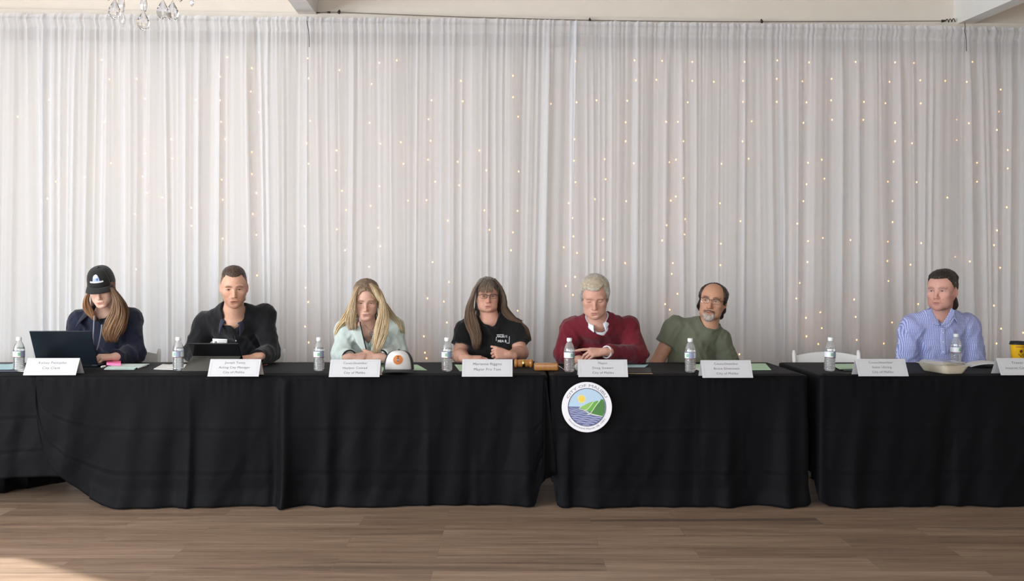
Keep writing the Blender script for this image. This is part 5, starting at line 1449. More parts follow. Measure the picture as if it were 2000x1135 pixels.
    lo2 = np.minimum(lo, np.minimum(SL, SR) - .14); lo2 = lo2.copy(); lo2[2] = pel[2] - 0.10; hi2 = np.maximum(hi, np.maximum(SL, SR) + .14); hi2[2] = max(neck[2], SL[2], SR[2]) + .10
    G = Field(axis(lo2[0], hi2[0], fin, []), axis(lo2[1], hi2[1], fin * 1.2, []), axis(lo2[2], hi2[2], fin, []))
    torso(G, g, 0.035)
    sl = sp.get('sleeve', 'long'); cuffs = []
    for el, sh, wr in ((EL, SL, WL), (ER, SR, WR)):
        a = sp.get('sl_r', (0.066, 0.058, 0.043)); c = [None]
        u = (el - sh) / np.linalg.norm(el - sh); f = (wr - el) / np.linalg.norm(wr - el)
        if sl == 'long':
            end = wr - f * sp.get('cuff', 0.012); nrm_ = f
            def arm(X, Y, Z, sh=sh, el=el, wr=wr, end=end, nrm_=nrm_):
                d = smin(d_cone(X, Y, Z, sh.astype(np.float32), el.astype(np.float32), a[0], a[1]), d_cone(X, Y, Z, el.astype(np.float32), wr.astype(np.float32), a[1], a[2]), 0.02)
                cut = (X - end[0]) * nrm_[0] + (Y - end[1]) * nrm_[1] + (Z - end[2]) * nrm_[2]
                fold = 0.0035 * np.sin(((X - el[0]) * nrm_[0] + (Y - el[1]) * nrm_[1] + (Z - el[2]) * nrm_[2]) * 95 + 1.5 * np.sin(X * 40) + 2 * np.sin(Z * 37))
                near = np.exp(-((X - el[0]) ** 2 + (Y - el[1]) ** 2 + (Z - el[2]) ** 2) / .011)
                cf = (cut > -0.035) * 0.0
                return smax(d + fold * near, cut, 0.004)
            pts_ = np.array([sh, el, wr])
        else:
            end = sh + (el - sh) * sp.get('sleeve_t', 0.62); nrm_ = u
            if sh is SR: end = sh + (el - sh) * sp.get('sleeve_tr', sp.get('sleeve_t', 0.62))
            def arm(X, Y, Z, sh=sh, el=el, end=end, nrm_=nrm_):
                d = d_cone(X, Y, Z, sh.astype(np.float32), el.astype(np.float32), a[0], a[1] + .010)
                cut = (X - end[0]) * nrm_[0] + (Y - end[1]) * nrm_[1] + (Z - end[2]) * nrm_[2]
                return smax(d, cut, 0.003)
            pts_ = np.array([sh, el])
        cuffs.append((end, nrm_))
        G.merge(arm, pts_.min(0) - .07, pts_.max(0) + .07, 0.03)
    # folds of the cloth
    Sx = G.sl(lo2, hi2); X, Y, Z = G.pts(Sx); X, Y, Z = np.broadcast_arrays(X, Y, Z); nearS = np.abs(G.F) < 0.03
    xs_, ys_, zs_ = X[nearS], Y[nearS], Z[nearS]
    q = sp.get('wrk', 1.0)
    wv = 0.005 * n3(xs_ * 11 + zs_ * 5, ys_ * 9, zs_ * 8 - xs_ * 4, nrs) + 0.011 * (np.abs(n3(xs_ * 15 + zs_ * 9, ys_ * 12, zs_ * 6 + xs_ * 4, nrs + 1)) - .25) + 0.005 * (np.abs(n3(xs_ * 24 - zs_ * 16, ys_ * 20, zs_ * 10 + xs_ * 9, nrs + 5)) - .25) + 0.0015 * n3(xs_ * 42, ys_ * 40, zs_ * 30, nrs + 2)
    G.F[nearS] += (q * wv).astype(np.float32)
    # neckline
    nk = sp.get('neckline', ('crew', 0.064)); fwd = -uy
    def opening(kind, r, v=None):
        ax = nb - neck; ax /= np.linalg.norm(ax)
        if kind in ('crew', 'v'):
            G.merge(lambda X, Y, Z: d_cone(X, Y, Z, (neck - ax * 0.022 + fwd * .012).astype(np.float32), (neck + ax * .14).astype(np.float32), r, r + .02), neck - .16, neck + .2, 0.006, 'cut')
        if kind == 'v':
            vb = W(*v[0]); tn = v[1]
            def wedge(X, Y, Z):
                px, py, pz = X - vb[0], Y - vb[1], Z - vb[2]
                uu = np.abs(px * ux[0] + py * ux[1] + pz * ux[2] - v[2] * (px * uz[0] + py * uz[1] + pz * uz[2])); vv = px * uz[0] + py * uz[1] + pz * uz[2]; dd = px * uy[0] + py * uy[1] + pz * uy[2]
                return np.maximum(np.maximum((uu - tn * vv) / math.sqrt(1 + tn * tn), -vv), np.maximum(dd - v[3], vv - .25))
            G.merge(wedge, vb - .2, vb + .25, 0.004, 'cut')
    opening(nk[0], nk[1], nk[2] if len(nk) > 2 else None)
    V, Q = G.mesh(); shirt = part(sp['top_name'], V, Q, sp['top'])
    if nk[0] == 'crew':
        ax = nb - neck; ax /= np.linalg.norm(ax); a0 = neck - ax * 0.022 + fwd * .012; a1 = neck + ax * .14
        dc = d_cone(V[:, 0], V[:, 1], V[:, 2], a0, a1, nk[1], nk[1] + .02); i = np.nonzero(np.abs(dc) < .006)[0]; rel = V[i] - a0; hgt = rel @ ax; th = np.arctan2(rel @ uy, rel @ ux); ring = []
        for t in np.linspace(-PI, PI, 49)[:-1]:
            k_ = np.abs((th - t + PI) % (2 * PI) - PI) < .13
            if k_.any(): j = i[k_][np.argsort(hgt[k_])[-max(1, k_.sum() // 8):]]; ring.append(V[j].mean(0))
        ring = np.array(ring)
        for _ in range(4): ring = (np.roll(ring, 1, 0) + 2 * ring + np.roll(ring, -1, 0)) / 4
        mb = MB(); mb.tube(np.vstack([ring, ring[:2]]), .0065, seg=8, cap=False); part('neckband', np.concatenate(mb.v), mb.f, sp['top'])
    # ---- inner shirt under an open neck
    if sp.get('inner'):
        nm, mt, gi, ni = sp['inner']
        lo3 = np.minimum(SL, SR) - .1; hi3 = np.maximum(SL, SR) + .1; lo3[2] = min(SL[2], SR[2]) - sp.get('inner_len', .26); lo3[1] = mid[1] - .2; hi3[1] = mid[1] + .15; hi3[2] = neck[2] + .08
        G = Field(axis(lo3[0], hi3[0], .004, []), axis(lo3[1], hi3[1], .005, []), axis(lo3[2], hi3[2], .004, []))
        torso(G, gi, 0.03, False); opening(*ni); V, Q = G.mesh(); part(nm, V, Q, mt)
    # ---- trousers and shoes
    lo4 = np.array([pel[0] - .3, pel[1] - .6, 0.05]); hi4 = np.array([pel[0] + .3, pel[1] + .25, pel[2] + .16])
    T = Field(axis(lo4[0], hi4[0], .012, []), axis(lo4[1], hi4[1], .012, []), axis(lo4[2], hi4[2], .012, []))
    T.ell(pel, (0.175 * bulk, 0.13, 0.115), None, .02)
    for i, (k_, f_) in enumerate(zip(knees, feet)):
        T.cone(pel + (k_ - pel) * np.array([1, 0.1, 0]), k_, 0.088, 0.066, 0.02); T.cone(k_, f_ + np.array([0, 0, .04]), 0.064, 0.055, 0.02)
    V, Q = T.mesh(); part('trousers', V, Q, DENIM)
    for f_ in feet:
        m = MB(); m.ell((0, -0.06, 0), (.046, .135, .05), seg=20, rings=12); m.ell((0, 0.01, .03), (.045, .06, .05), seg=20, rings=12); Vs = np.concatenate(m.v); Vs[:, 2] = np.maximum(Vs[:, 2], -.04); Vs += np.array([f_[0], f_[1], .0415])
        part('shoe', Vs, m.f, SHOE)
    ctx = dict(root=root, part=part, frH=frH, toH=toH, R=R, s=s, hc=hc, H=H, neck=neck, nb=nb, SL=SL, SR=SR, ux=ux, uy=uy, uz=uz, TR=TR, mid=mid, w=w, rnd=rnd, hp=hp, base=base, cuffs=cuffs, shirtV=V, shirt=shirt)
    return ctx

# ------------------------------------------------------------------ hair as a shaped cap
def hair_cap(c, hp, thick, line, cols, grain=0.0022, name='hair', extra=None, seed=1, res=.0026, lo=(-.11, -.12, -.12), hi=(.11, .16, .17), flow='back'):
    """line(x,y,z) > 0 where hair grows; thick(x,y,z) hair depth. Built in the head frame; returns mesh data"""
    F = Field(axis(lo[0], hi[0], res, []), axis(lo[1], hi[1], res * 1.15, []), axis(lo[2], hi[2], res, []))
    X, Y, Z = np.broadcast_arrays(*F.pts(F.sl(lo, hi)))
    X, Y, Z = (np.ascontiguousarray(a, np.float32) for a in (X, Y, Z)); 
    d = d_ell(X, Y - 0.012, Z - 0.035, (hp['cw'], hp['cd'], hp['ch']))
    d = smin(d, d_ell(X, Y + 0.022, Z - 0.022, (0.068, 0.066, 0.062)), 0.02)
    d = smin(d, d_cone(np.abs(X), Y, Z, np.array((.060, .01, -.03), np.float32), np.array((.045, .06, -.09), np.float32), .013, .02), .03)
    near = np.abs(d) < .05; x, y, z = X[near], Y[near], Z[near]
    t = thick(x, y, z)
    if flow == 'back': gr = n3(x * 210, y * 34 + z * 12, z * 150 + y * 40, seed)
    elif flow == 'side': gr = n3(x * 40, y * 210, z * 190, seed)
    else: gr = n3(np.arctan2(x, y) * 26, z * 26, np.hypot(x, y) * 120, seed)
    dd = d[near] - t - grain * gr - 0.5 * grain * n3(x * 60, y * 60, z * 60, seed + 3)
    ln = line(x, y, z) + 0.0025 * n3(x * 260, y * 120, z * 120, seed + 5)
    dd = smax(dd, -ln, 0.006)
    dn = d.copy(); dn[near] = dd; F.F[...] = dn
    if extra: extra(F)
    V, Q = F.mesh()
    k = 0.5 + 0.5 * n3(V[:, 0] * 190, V[:, 1] * 40, V[:, 2] * (150 if flow == 'back' else 30), seed + 7)
    col = lin(cols[0])[None] * (1 - k[:, None]) + lin(cols[1])[None] * k[:, None]
    if len(cols) > 2: col = cols[2](V, col)
    return V, Q, col

def collar(c, name, mt, r0=0.062, stand=0.03, leaf=0.040, gap=0.55, spread=0.5, fwd=0.010, drop=0.0, pointx=0.02, ry=None, lay=0.012, tilt=0.0, point=0.03):
    """a folded shirt collar round the neck; gap: half angle left open at the front"""
    ax = c['nb'] - c['neck']; ax /= np.linalg.norm(ax); fw = -c['uy'] - ax * (-c['uy'] @ ax); fw /= np.linalg.norm(fw); sd = np.cross(fw, ax); sd = -sd if sd @ c['ux'] < 0 else sd
    o = c['neck'] + fw * fwd + ax * drop
    A = np.linspace(gap, 2 * PI - gap, 61); rows = []
    for q in np.linspace(0, 1, 12):
        row = []
        for a in A:
            f = max(0.0, 1 - min(a - gap, 2 * PI - gap - a) / 1.1); f = f * f
            sx = math.sin(a); cx = math.cos(a)
            if q < 0.4:
                k = q / .4; r = r0 + 0.002 * k; z = stand * k * (1 - 0.25 * f) - 0.012 * f * (1 - k)
            else:
                k = (q - .4) / .6; r = r0 + 0.002 + lay * math.sin(min(1, k * 1.1) * PI / 2) + 0.012 * f * k; z = stand * (1 - .25 * f) + 0.003 * math.sin(k * PI) - (leaf + point * f) * k
            rr = r * (1 + 0.06 * abs(sx))
            row.append(o + sd * (sx * rr + np.sign(sx) * pointx * f * (q if q > .4 else 0)) + fw * (cx * (ry or r) / r0 * r0 * (r / r0) + 0.012 * f * q) + ax * (z - tilt * cx))
        rows.append(row)
    m = MB(); m.grid(np.array(rows)); ob = c['part'](name, np.concatenate(m.v), m.f, mt)
    md = ob.modifiers.new('cloth', 'SOLIDIFY'); md.thickness = 0.0022; md.offset = 0
    return ob

def spectacles(c, zc=-0.002, w=0.0255, h=0.0165, y=-0.0985, rim=0.0011, top=0.0016, mt=None, sq=3.2):
    V = []; mt = mt or RIMD; fr = MB(); ln = MB(); g = lambda P: c['frH'](np.array(P)) - c['base']
    T = np.linspace(0, 2 * PI, 45)
    for sx in (-1, 1):
        ox = sx * 0.0335; loop = []
        for t in T:
            a, b = math.cos(t), math.sin(t); r = (abs(a) ** sq + abs(b) ** sq) ** (-1 / sq)
            x = ox + w * a * r; loop.append((x, y + 0.30 * max(0, abs(x) - .03) ** 1.0 * .55, zc + h * b * r))
        loop = np.array(loop); rad = np.where(loop[:, 2] > zc + h * .5, top, rim)
        fr.tube(g(loop), rad * c['s'], seg=8, cap=False); ln.poly(g(loop[:-1]))
        e = loop[np.argmax(sx * loop[:, 0])]; fr.tube(g([(e[0], e[1], zc + h * .55), (sx * .071, -0.076, zc + h * .6), (sx * .080, -0.01, zc + .008), (sx * .081, .012, zc + .004)]), 0.0016, seg=6)
    fr.tube(g([(-.0085, y - .001, zc + h * .45), (0, y - .004, zc + h * .62), (.0085, y - .001, zc + h * .45)]), 0.0015, seg=6)
    o = fr.build('glasses', mt, c['root']); ln.build('lens', GLASS, o, smooth=False)
    return o
# ================================================================== the seven people
def surf(c, px, py, lift=0.002, rad=4.0):
    """point of the garment's front seen near (px, py)"""
    V = c['shirtV']; x = 1000 + V[:, 0] / V[:, 1] * FPX; y = HY - (V[:, 2] - CH) / V[:, 1] * FPX
    k = np.hypot(x - px, y - py)
    for r in (rad, rad * 2, rad * 4, 1e9):
        i = np.nonzero(k < r)[0]
        if len(i): break
    Y = V[i, 1].min() if len(i) < 40 else np.percentile(V[i, 1], 8)
    front = i[V[i, 1] < V[i, 1].min() + 0.03]; Y = V[front, 1].mean()
    return W(px, py, Y - lift)
def drape(c, name, rows, mt, th=0.0015, lift=0.003, ang=None):
    """cloth patch laid on the garment; rows of (px, py)"""
    P = np.array([[surf(c, *q, lift=lift) for q in r] for r in rows])
    P[:, :, 1] = (P[:, :, 1] + np.array([[P[max(0, i - 1):i + 2, max(0, j - 1):j + 2, 1].mean() for j in range(P.shape[1])] for i in range(P.shape[0])])) / 2
    m = MB(); m.grid(P); o = c['part'](name, np.concatenate(m.v), m.f, mt, ang=ang)
    if th: md = o.modifiers.new('thickness', 'SOLIDIFY'); md.thickness = th; md.offset = 0
    return o
def strip(a, b, n, m=2):
    """rows between polyline a and polyline b (pixel points)"""
    A, B = crom(np.array(a, float), n), crom(np.array(b, float), n)
    return [[tuple(p * (1 - t) + q * t) for t in np.linspace(0, 1, m)] for p, q in zip(A, B)]
def cord(c, name, path, r, mt, lift=0.004, n=24):
    q = crom(np.array(path, float), n); P = np.array([surf(c, *p, lift=lift) for p in q]); P[1:-1, 1] = (P[:-2, 1] + P[1:-1, 1] + P[2:, 1]) / 3
    m = MB(); m.tube(P, r, seg=7); return c['part'](name, np.concatenate(m.v), m.f, mt)
def button(c, name, px, py, r, mt):
    p = surf(c, px, py, lift=0.002); m = MB(); m.ell((0, 0, 0), (r, .0018, r), seg=12, rings=8); return c['part'](name, np.concatenate(m.v) + p, m.f, mt)
def fabric(name, col, rough=0.85, noise=0.06, sheen=0.15, bump=0.25, bscale=500):
    return mat(name, col, rough=rough, noise=noise, nscale=30, bump=bump, bscale=bscale, sheen=sheen, spec=0.25)
def pelv(px, Y, z=0.585): return ((px - 1000) / FPX * Y, Y, z)
def add_hair(c, hp, thick, line, cols, locksets=(), **kw):
    V, Q, col = hair_cap(c, hp, thick, line, cols, **kw)
    Vw = c['frH'](V); m = MB(); m.v.append(Vw); m.n = len(Vw); m.f = [tuple(int(i) for i in q) for q in Q]; m.mi = [0] * len(Q); cc = [col]
    for ls in locksets: locks(m, cc, rnd=c['rnd'], **ls)
    return c['part']('hair', np.concatenate(m.v), m.f, HAIRM, np.concatenate(cc))
def tabf(zs, ys): return lambda z: np.interp(z, zs, ys).astype(np.float32)

# ---------------------------------------------------------------- 1: black cap, navy hooded sweatshirt
NAVYF = fabric('navy_fleece', (29, 32, 50)); CORDM = fabric('grey_drawcord', (150, 152, 160)); BLKT = fabric('black_jersey', (26, 26, 28))
c = person(dict(seed=11, legdx=.26, label='person in a black cap and navy hooded sweatshirt typing at the open laptop', eye=(193, 571, 5.70), yaw=-16, pitch=20, roll=-4, s=0.95,
    head=dict(open=0.45, jaw=.046, nose=.95, nosew=.9, brow=0, ear=False, gaze=(0, -.5), chinr=.016), neckr=.047, fem=True,
    neck=(204, 612, 5.86), sl=(159, 627, 5.90), sr=(252, 621, 5.90), el=(139, 692, 5.84), er=(263, 690, 5.80), wl=(152, 704, 5.68), wr=(227, 697, 5.62), pel=pelv(205, 5.95),
    hl=dict(dir=(.5, -.4, -.1), back=(0, -.2, 1), side=-1, curl=TYPE), hr=dict(dir=(-.74, -.55, .02), back=(-.25, -.45, 1), side=1, curl=[[.7,.8,.4],[.75,.85,.4],[.8,.8,.4],[.8,.8,.4]], size=1.06, thumb=(.5,.5)),
    col=dict(skin=(224, 184, 164), lip=(196, 122, 112), brow=(130, 96, 72), flush=(222, 156, 138), under=(186, 138, 122)),
    top=NAVYF, top_name='sweatshirt', cuff=-.004, loose=0.024, sl_r=(.074, .068, .054), neckline=('v', 0.066, ((199, 634, 5.78), .55, 0.0, .11)), inner=('t_shirt', BLKT, .002, ('crew', .056)), wrk=1.3))
hp = c['hp']
line1 = lambda x, y, z: np.maximum(z - .085, y - tabf([-.12, -.05, 0, .05, .09], [.0, -.028, -.045, -.05, -.06])(z))
add_hair(c, hp, lambda x, y, z: .006 + .004 * (np.abs(x) > .05), line1, ((92, 62, 44), (128, 90, 60)), flow='down', seed=4, locksets=(
    dict(guide=[(216, 562, 5.73, 4, .02), (228, 585, 5.70, 8, .03), (229, 610, 5.71, 14, .03), (222, 635, 5.695, 18, .025), (218, 655, 5.69, 15, .022), (219, 668, 5.70, 9, .018)], n=130, c0=(92, 70, 54), c1=(130, 100, 76), tip=(162, 126, 94), r=.0052, wave=.008),
    dict(guide=[(212, 556, 5.80, 6, .03), (240, 590, 5.80, 5, .03), (246, 612, 5.82, 6, .02), (240, 640, 5.76, 6, .02), (232, 655, 5.74, 5, .02)], n=40, c0=(92, 62, 44), c1=(120, 84, 58), tip=(140, 100, 70), r=.005),
    dict(guide=[(180, 566, 5.74, 3, .02), (169, 582, 5.74, 5, .03), (170, 600, 5.745, 8, .025), (178, 615, 5.75, 7, .02), (186, 626, 5.76, 3, .012)], n=70, c0=(104, 70, 50), c1=(150, 108, 76), tip=(168, 126, 92), r=.0048),
    dict(guide=[(200, 560, 5.86, 22, .03), (204, 590, 5.90, 26, .03), (206, 612, 5.94, 30, .02)], n=50, c0=(84, 58, 42), c1=(112, 78, 54), r=.006)))
M = np.eye(4); k = c['s']; Rl = c['R'] @ Rx(0.05); M[:3, :3] = Rl * k; M[:3, 3] = c['frH']((0, 0.012, 0.034)) - c['base']
class _B: pass
T, cr = cap_parts(c['root'], M, CAPBLK, CAPBLK, CAPBLK, crown_h=.118, rx=.0875, ry=.108, brim_len=.070, droop=.020)
for ch in c['root'].children:
    if ch.name.startswith('front_panel'): ch.name = 'cap_front'
    elif ch.name.startswith('mesh_back'): ch.name = 'cap_back'
    elif ch.name.startswith('brim'): ch.name = 'cap_brim'
    elif ch.name.startswith('button'): ch.name = 'cap_button'
EMB1 = mat('pale_blue_emblem', (168, 188, 222), rough=.6, noise=.05); EMB2 = mat('white_emblem', (226, 230, 240), rough=.6, noise=.03); EMB3 = mat('blue_emblem', (104, 124, 176), rough=.6, noise=.05)
def cap_shape(name, rows, g, mt): m = MB(); m.grid(np.array([T([cr(a, t, g) for a, t in r]) for r in rows]), flip=True); m.build(name, mt, c['root'])
th = np.linspace(0, PI, 15)
cap_shape('emblem_dome', [[(0.02 + .27 * q * math.cos(t), .29 + .31 * q * math.sin(t)) for t in th] for q in (.02, .5, 1)], .0022, EMB1)
cap_shape('emblem_top', [[(-0.01 + .21 * q * math.cos(t), .42 + .16 * q * math.sin(t)) for t in th] for q in (.02, .5, 1)], .0032, EMB2)
cap_shape('emblem_side', [[(0.12 + .09 * q * math.cos(t), .32 + .16 * q * math.sin(t)) for t in th] for q in (.02, .5, 1)], .0032, EMB3)
cap_shape('emblem_bar', [[(a, t) for a in np.linspace(-.50, .54, 16)] for t in (.225, .285)], .0026, EMB2)
collar(c, 'hood', NAVYF, r0=.078, stand=.030, leaf=.055, gap=.75, lay=.040, point=.02, fwd=.004, drop=-.012)
cord(c, 'drawcord', [(184, 617), (183, 640), (182, 660), (183, 676)], .0035, CORDM); cord(c, 'drawcord', [(199, 634), (197, 650), (193, 670), (189, 684)], .0035, CORDM)

# ---------------------------------------------------------------- 2: black pullover
BLKK = fabric('black_knit', (20, 20, 23)); NVPOLO = fabric('dark_navy_pique', (46, 46, 66)); SIL = mat('steel_zip', (150, 150, 156), rough=.35, metal=.7, noise=.05); BADGE = mat('badge_white', (222, 222, 218), rough=.4, noise=.02)
c = person(dict(seed=22, inner_len=.14, trap=.075, label='man with short brown hair and stubble in a black pullover behind the tablet', eye=(457, 565.5, 5.52), yaw=0, pitch=11, roll=-1, s=1.03,
    head=dict(open=.7, mopen=.55, nose=1.05, fw=.060, jaw=.047, gaze=(.05, -.1)), neckr=.058,
    neck=(457, 624, 5.70), sl=(403, 630, 5.79), sr=(516, 615, 5.79), el=(376, 690, 5.74), er=(529, 688, 5.74), wl=(408, 706, 5.56), wr=(500, 698, 5.46), pel=pelv(458, 5.98),
    hl=dict(dir=(.8, -.3, -.1), back=(0, -.3, 1), side=-1, curl=RELAX), hr=dict(dir=(-.9, -.2, -.18), back=(.05, -.5, 1), side=1, curl=[[.3, .5, .3], [.5, .7, .4], [.7, .8, .4], [.8, .8, .4]]),
    col=dict(skin=(210, 164, 140), lip=(184, 116, 104), brow=(92, 66, 52), browk=.8, flush=(208, 138, 116), under=(170, 122, 104), stubble=((150, 100, 78), .55)),
    top=BLKK, top_name='pullover', loose=.018, sl_r=(.072, .064, .046), neckline=('v', .062, ((458, 656, 5.60), .50, 0.02, .10)), inner=('polo_shirt', NVPOLO, .004, ('v', .058, ((458, 641, 5.60), .42, 0.0, .10))), wrk=1.1))
hp = c['hp']
def fade2(V, col):
    k = (sstep(.085, .035, V[:, 2]) * sstep(.05, .066, np.abs(V[:, 0])))[:, None]; return col * (1 - .7 * k) + lin((150, 122, 106))[None] * .7 * k
line2 = lambda x, y, z: np.maximum(np.minimum(z - (.078 + 1.6 * np.maximum(np.abs(x) - .030, 0) ** 1.5 - .004 * np.cos(x * 60)), 1.0), y - tabf([-.09, -.05, -.02, .005, .025, .045, .075, .1], [.06, .040, .034, .026, -.020, -.038, -.046, -.03])(z))
add_hair(c, hp, lambda x, y, z: .0015 + .0095 * sstep(.06, .115, z) + .002 * (y > .03), line2, ((58, 47, 41), (84, 68, 57), fade2), seed=8, flow='back', grain=.0016)
collar(c, 'shirt_collar', NVPOLO, r0=.062, stand=.030, leaf=.040, gap=.62, lay=.012, point=.028, pointx=.012, fwd=.006, drop=-.006)
drape(c, 'badge', strip([(415, 661.5), (444, 662.5)], [(415.5, 672.5), (443.5, 673)], 8, 4), BADGE, .002)
drape(c, 'badge_emblem', strip([(419, 666.5), (423, 666.5)], [(419, 670.5), (423, 670.5)], 3, 3), mat('badge_grey', (130, 130, 130), rough=.5, noise=.05), .001, .0055)
for yy, x1 in ((665, 440), (668, 438)): drape(c, 'badge_print', strip([(426, yy), (x1, yy)], [(426, yy + .9), (x1, yy + .9)], 6, 2), mat('badge_line', (168, 168, 164), rough=.5, noise=.03), .001, .0055)
button(c, 'zip_pull', 460.5, 666, .006, SIL); cord(c, 'zip', [(458.5, 656), (459.5, 668), (460, 690)], .0022, DARK, lift=.002)

# ---------------------------------------------------------------- 3: blonde woman in a mint blazer
MINT = fabric('mint_linen', (190, 200, 195), noise=.05); BTRIM = fabric('black_lining', (34, 34, 38)); CAMI = fabric('dark_camisole', (50, 44, 44))
c = person(dict(seed=33, label='woman with long blonde hair and a pale mint blazer, hands clasped on the table', eye=(714.5, 592.5, 5.42), yaw=-2, pitch=17, roll=0, s=0.97,
    head=dict(open=.75, jaw=.041, chinr=.015, fw=.0585, nose=.95, nosew=.85, brow=0, ear=False, gaze=(.05, .25), lip=.85, cheek=1.1), neckr=.046, fem=True,
    neck=(718, 640, 5.58), sl=(677, 644, 5.64), sr=(768, 638, 5.64), el=(667, 692, 5.56), er=(776, 688, 5.58), wl=(685, 699, 5.41), wr=(741, 699, 5.42), pel=pelv(722, 5.95),
    hl=dict(dir=(1, -.10, .03), back=(-.05, -.55, .85), side=-1, curl=HALF, size=.93, thumb=(.5, -.1)), hr=dict(dir=(-1, -.05, .05), back=(0, -.7, .75), side=1, curl=HALF, size=.93, thumb=(.5, -.15)),
    col=dict(skin=(208, 166, 148), lip=(178, 120, 116), brow=(104, 80, 64), browk=.7, flush=(206, 142, 128), under=(158, 112, 100)),
    top=MINT, top_name='blazer', loose=.017, sl_r=(.068, .062, .047), cuff=.03, neckline=('v', .068, ((719, 690, 5.50), .36, 0.0, .12)), inner=('camisole', CAMI, .001, ('v', .075, ((719, 684, 5.50), .42, 0.0, .10))), wrk=1.3))
hp = c['hp']
line3 = lambda x, y, z: np.maximum(z - (.078 + .010 * np.cos(x * 40) - 5 * np.maximum(np.abs(x + .004) - .01, 0) ** 1.6 - .004), y - tabf([-.13, -.05, 0, .04, .07, .09], [-.01, -.034, -.05, -.058, -.066, -.07])(z))
def rootcol(V, col):
    k = sstep(.03, .11, V[:, 2])[:, None]; return col * (1 - k) + lin((122, 102, 84))[None] * k * (0.9 + .3 * n3(V[:, 0] * 200, V[:, 1] * 50, V[:, 2] * 60, 3))[:, None]
BL0, BL1, TIP = (148, 121, 94), (186, 158, 124), (224, 202, 166)
add_hair(c, hp, lambda x, y, z: .006 + .008 * sstep(.02, .1, z), line3, ((152, 130, 100), (188, 168, 132), rootcol), flow='down', seed=6, grain=.003, locksets=(
    dict(guide=[(716, 551, 5.50, 3, .03), (700, 560, 5.43, 4, .02), (691, 580, 5.40, 4, .018), (687, 605, 5.41, 7, .02), (685, 628, 5.45, 9, .02), (688, 644, 5.47, 7, .015)], n=110, c0=(128, 106, 82), c1=BL1, tip=TIP, r=.0048, wave=.005),
    dict(guide=[(700, 565, 5.50, 5, .03), (684, 600, 5.50, 5, .025), (674, 624, 5.54, 7, .02), (662, 640, 5.57, 5, .015), (657, 656, 5.58, 2, .01)], n=60, c0=BL0, c1=BL1, tip=(220, 196, 150), r=.0046, wave=.007),
    dict(guide=[(721, 551, 5.50, 3, .03), (737, 564, 5.42, 4, .018), (746, 586, 5.39, 5, .02), (749, 612, 5.41, 9, .022), (746, 640, 5.43, 13, .02), (741, 664, 5.44, 12, .02), (736, 688, 5.43, 6, .012)], n=150, c0=(132, 110, 84), c1=BL1, tip=TIP, r=.0050, wave=.006),
    dict(guide=[(735, 570, 5.50, 4, .03), (756, 600, 5.50, 5, .025), (766, 618, 5.555, 7, .018), (778, 630, 5.575, 6, .012), (787, 650, 5.58, 2, .008)], n=55, c0=BL0, c1=BL1, tip=(206, 192, 160), r=.0046, wave=.008),
    dict(guide=[(720, 551, 5.47, 3, .02), (729, 561, 5.385, 4, .010), (737, 578, 5.375, 4, .010), (748, 594, 5.39, 4, .012)], n=34, c0=(140, 118, 92), c1=BL1, tip=(208, 192, 156), r=.0042, wave=.003, lenj=.02),
    dict(guide=[(716, 556, 5.56, 22, .02), (718, 595, 5.60, 28, .02), (718, 630, 5.64, 32, .02)], n=60, c0=BL0, c1=(160, 134, 98), r=.006)))
drape(c, 'lapel', strip([(705, 632), (709, 655), (716, 688)], [(691, 648), (696, 668), (714, 694)], 16, 6), MINT, .004, .006)
drape(c, 'lapel', strip([(733, 640), (728, 662), (721, 690)], [(748, 650), (742, 672), (724, 695)], 16, 6), MINT, .004, .006)
cord(c, 'black_piping', [(703, 628), (708, 652), (716, 686), (719, 700)], .0035, BTRIM, lift=.007)
cord(c, 'black_piping', [(735, 642), (729, 664), (722, 688)], .0022, BTRIM, lift=.007)
for (end, nn), (x, y) in zip(c['cuffs'], ((0, 0), (0, 0))):
    m = MB(); Rm = frame(nn, (0, 0, 1)); Rm = np.stack([Rm[:, 0], Rm[:, 2], Rm[:, 1]], 1)
    m.lathe([(.0385, -.012), (.045, -.010), (.0475, .0), (.0465, .010), (.042, .013), (.039, .008), (.0385, -.012)], seg=28, R=Rm, cap=False, c=end + nn * .002); c['part']('cuff', np.concatenate(m.v), m.f, BTRIM)
def necklace(c, L_, R_, low, pend):
    A = [W(*L_), W(*low), W(*R_)]; m = MB(); m.tube(crom(np.array(A), 20), .0012, seg=6); c['part']('necklace', np.concatenate(m.v), m.f, STEEL)
    m = MB(); a = np.linspace(0, 2 * PI, 25); p = W(*pend); m.tube(np.stack([p[0] + .011 * np.cos(a), 0 * a + p[1], p[2] + .011 * np.sin(a)], 1), .003, seg=8, cap=False); m.ell(p, (.005, .003, .005)); c['part']('pendant', np.concatenate(m.v), m.f, mat('dark_silver', (110, 106, 98), rough=.4, metal=.6, noise=.1))
necklace(c, (708, 630, 5.53), (734, 632, 5.53), (724, 645, 5.50), (725, 651, 5.485))

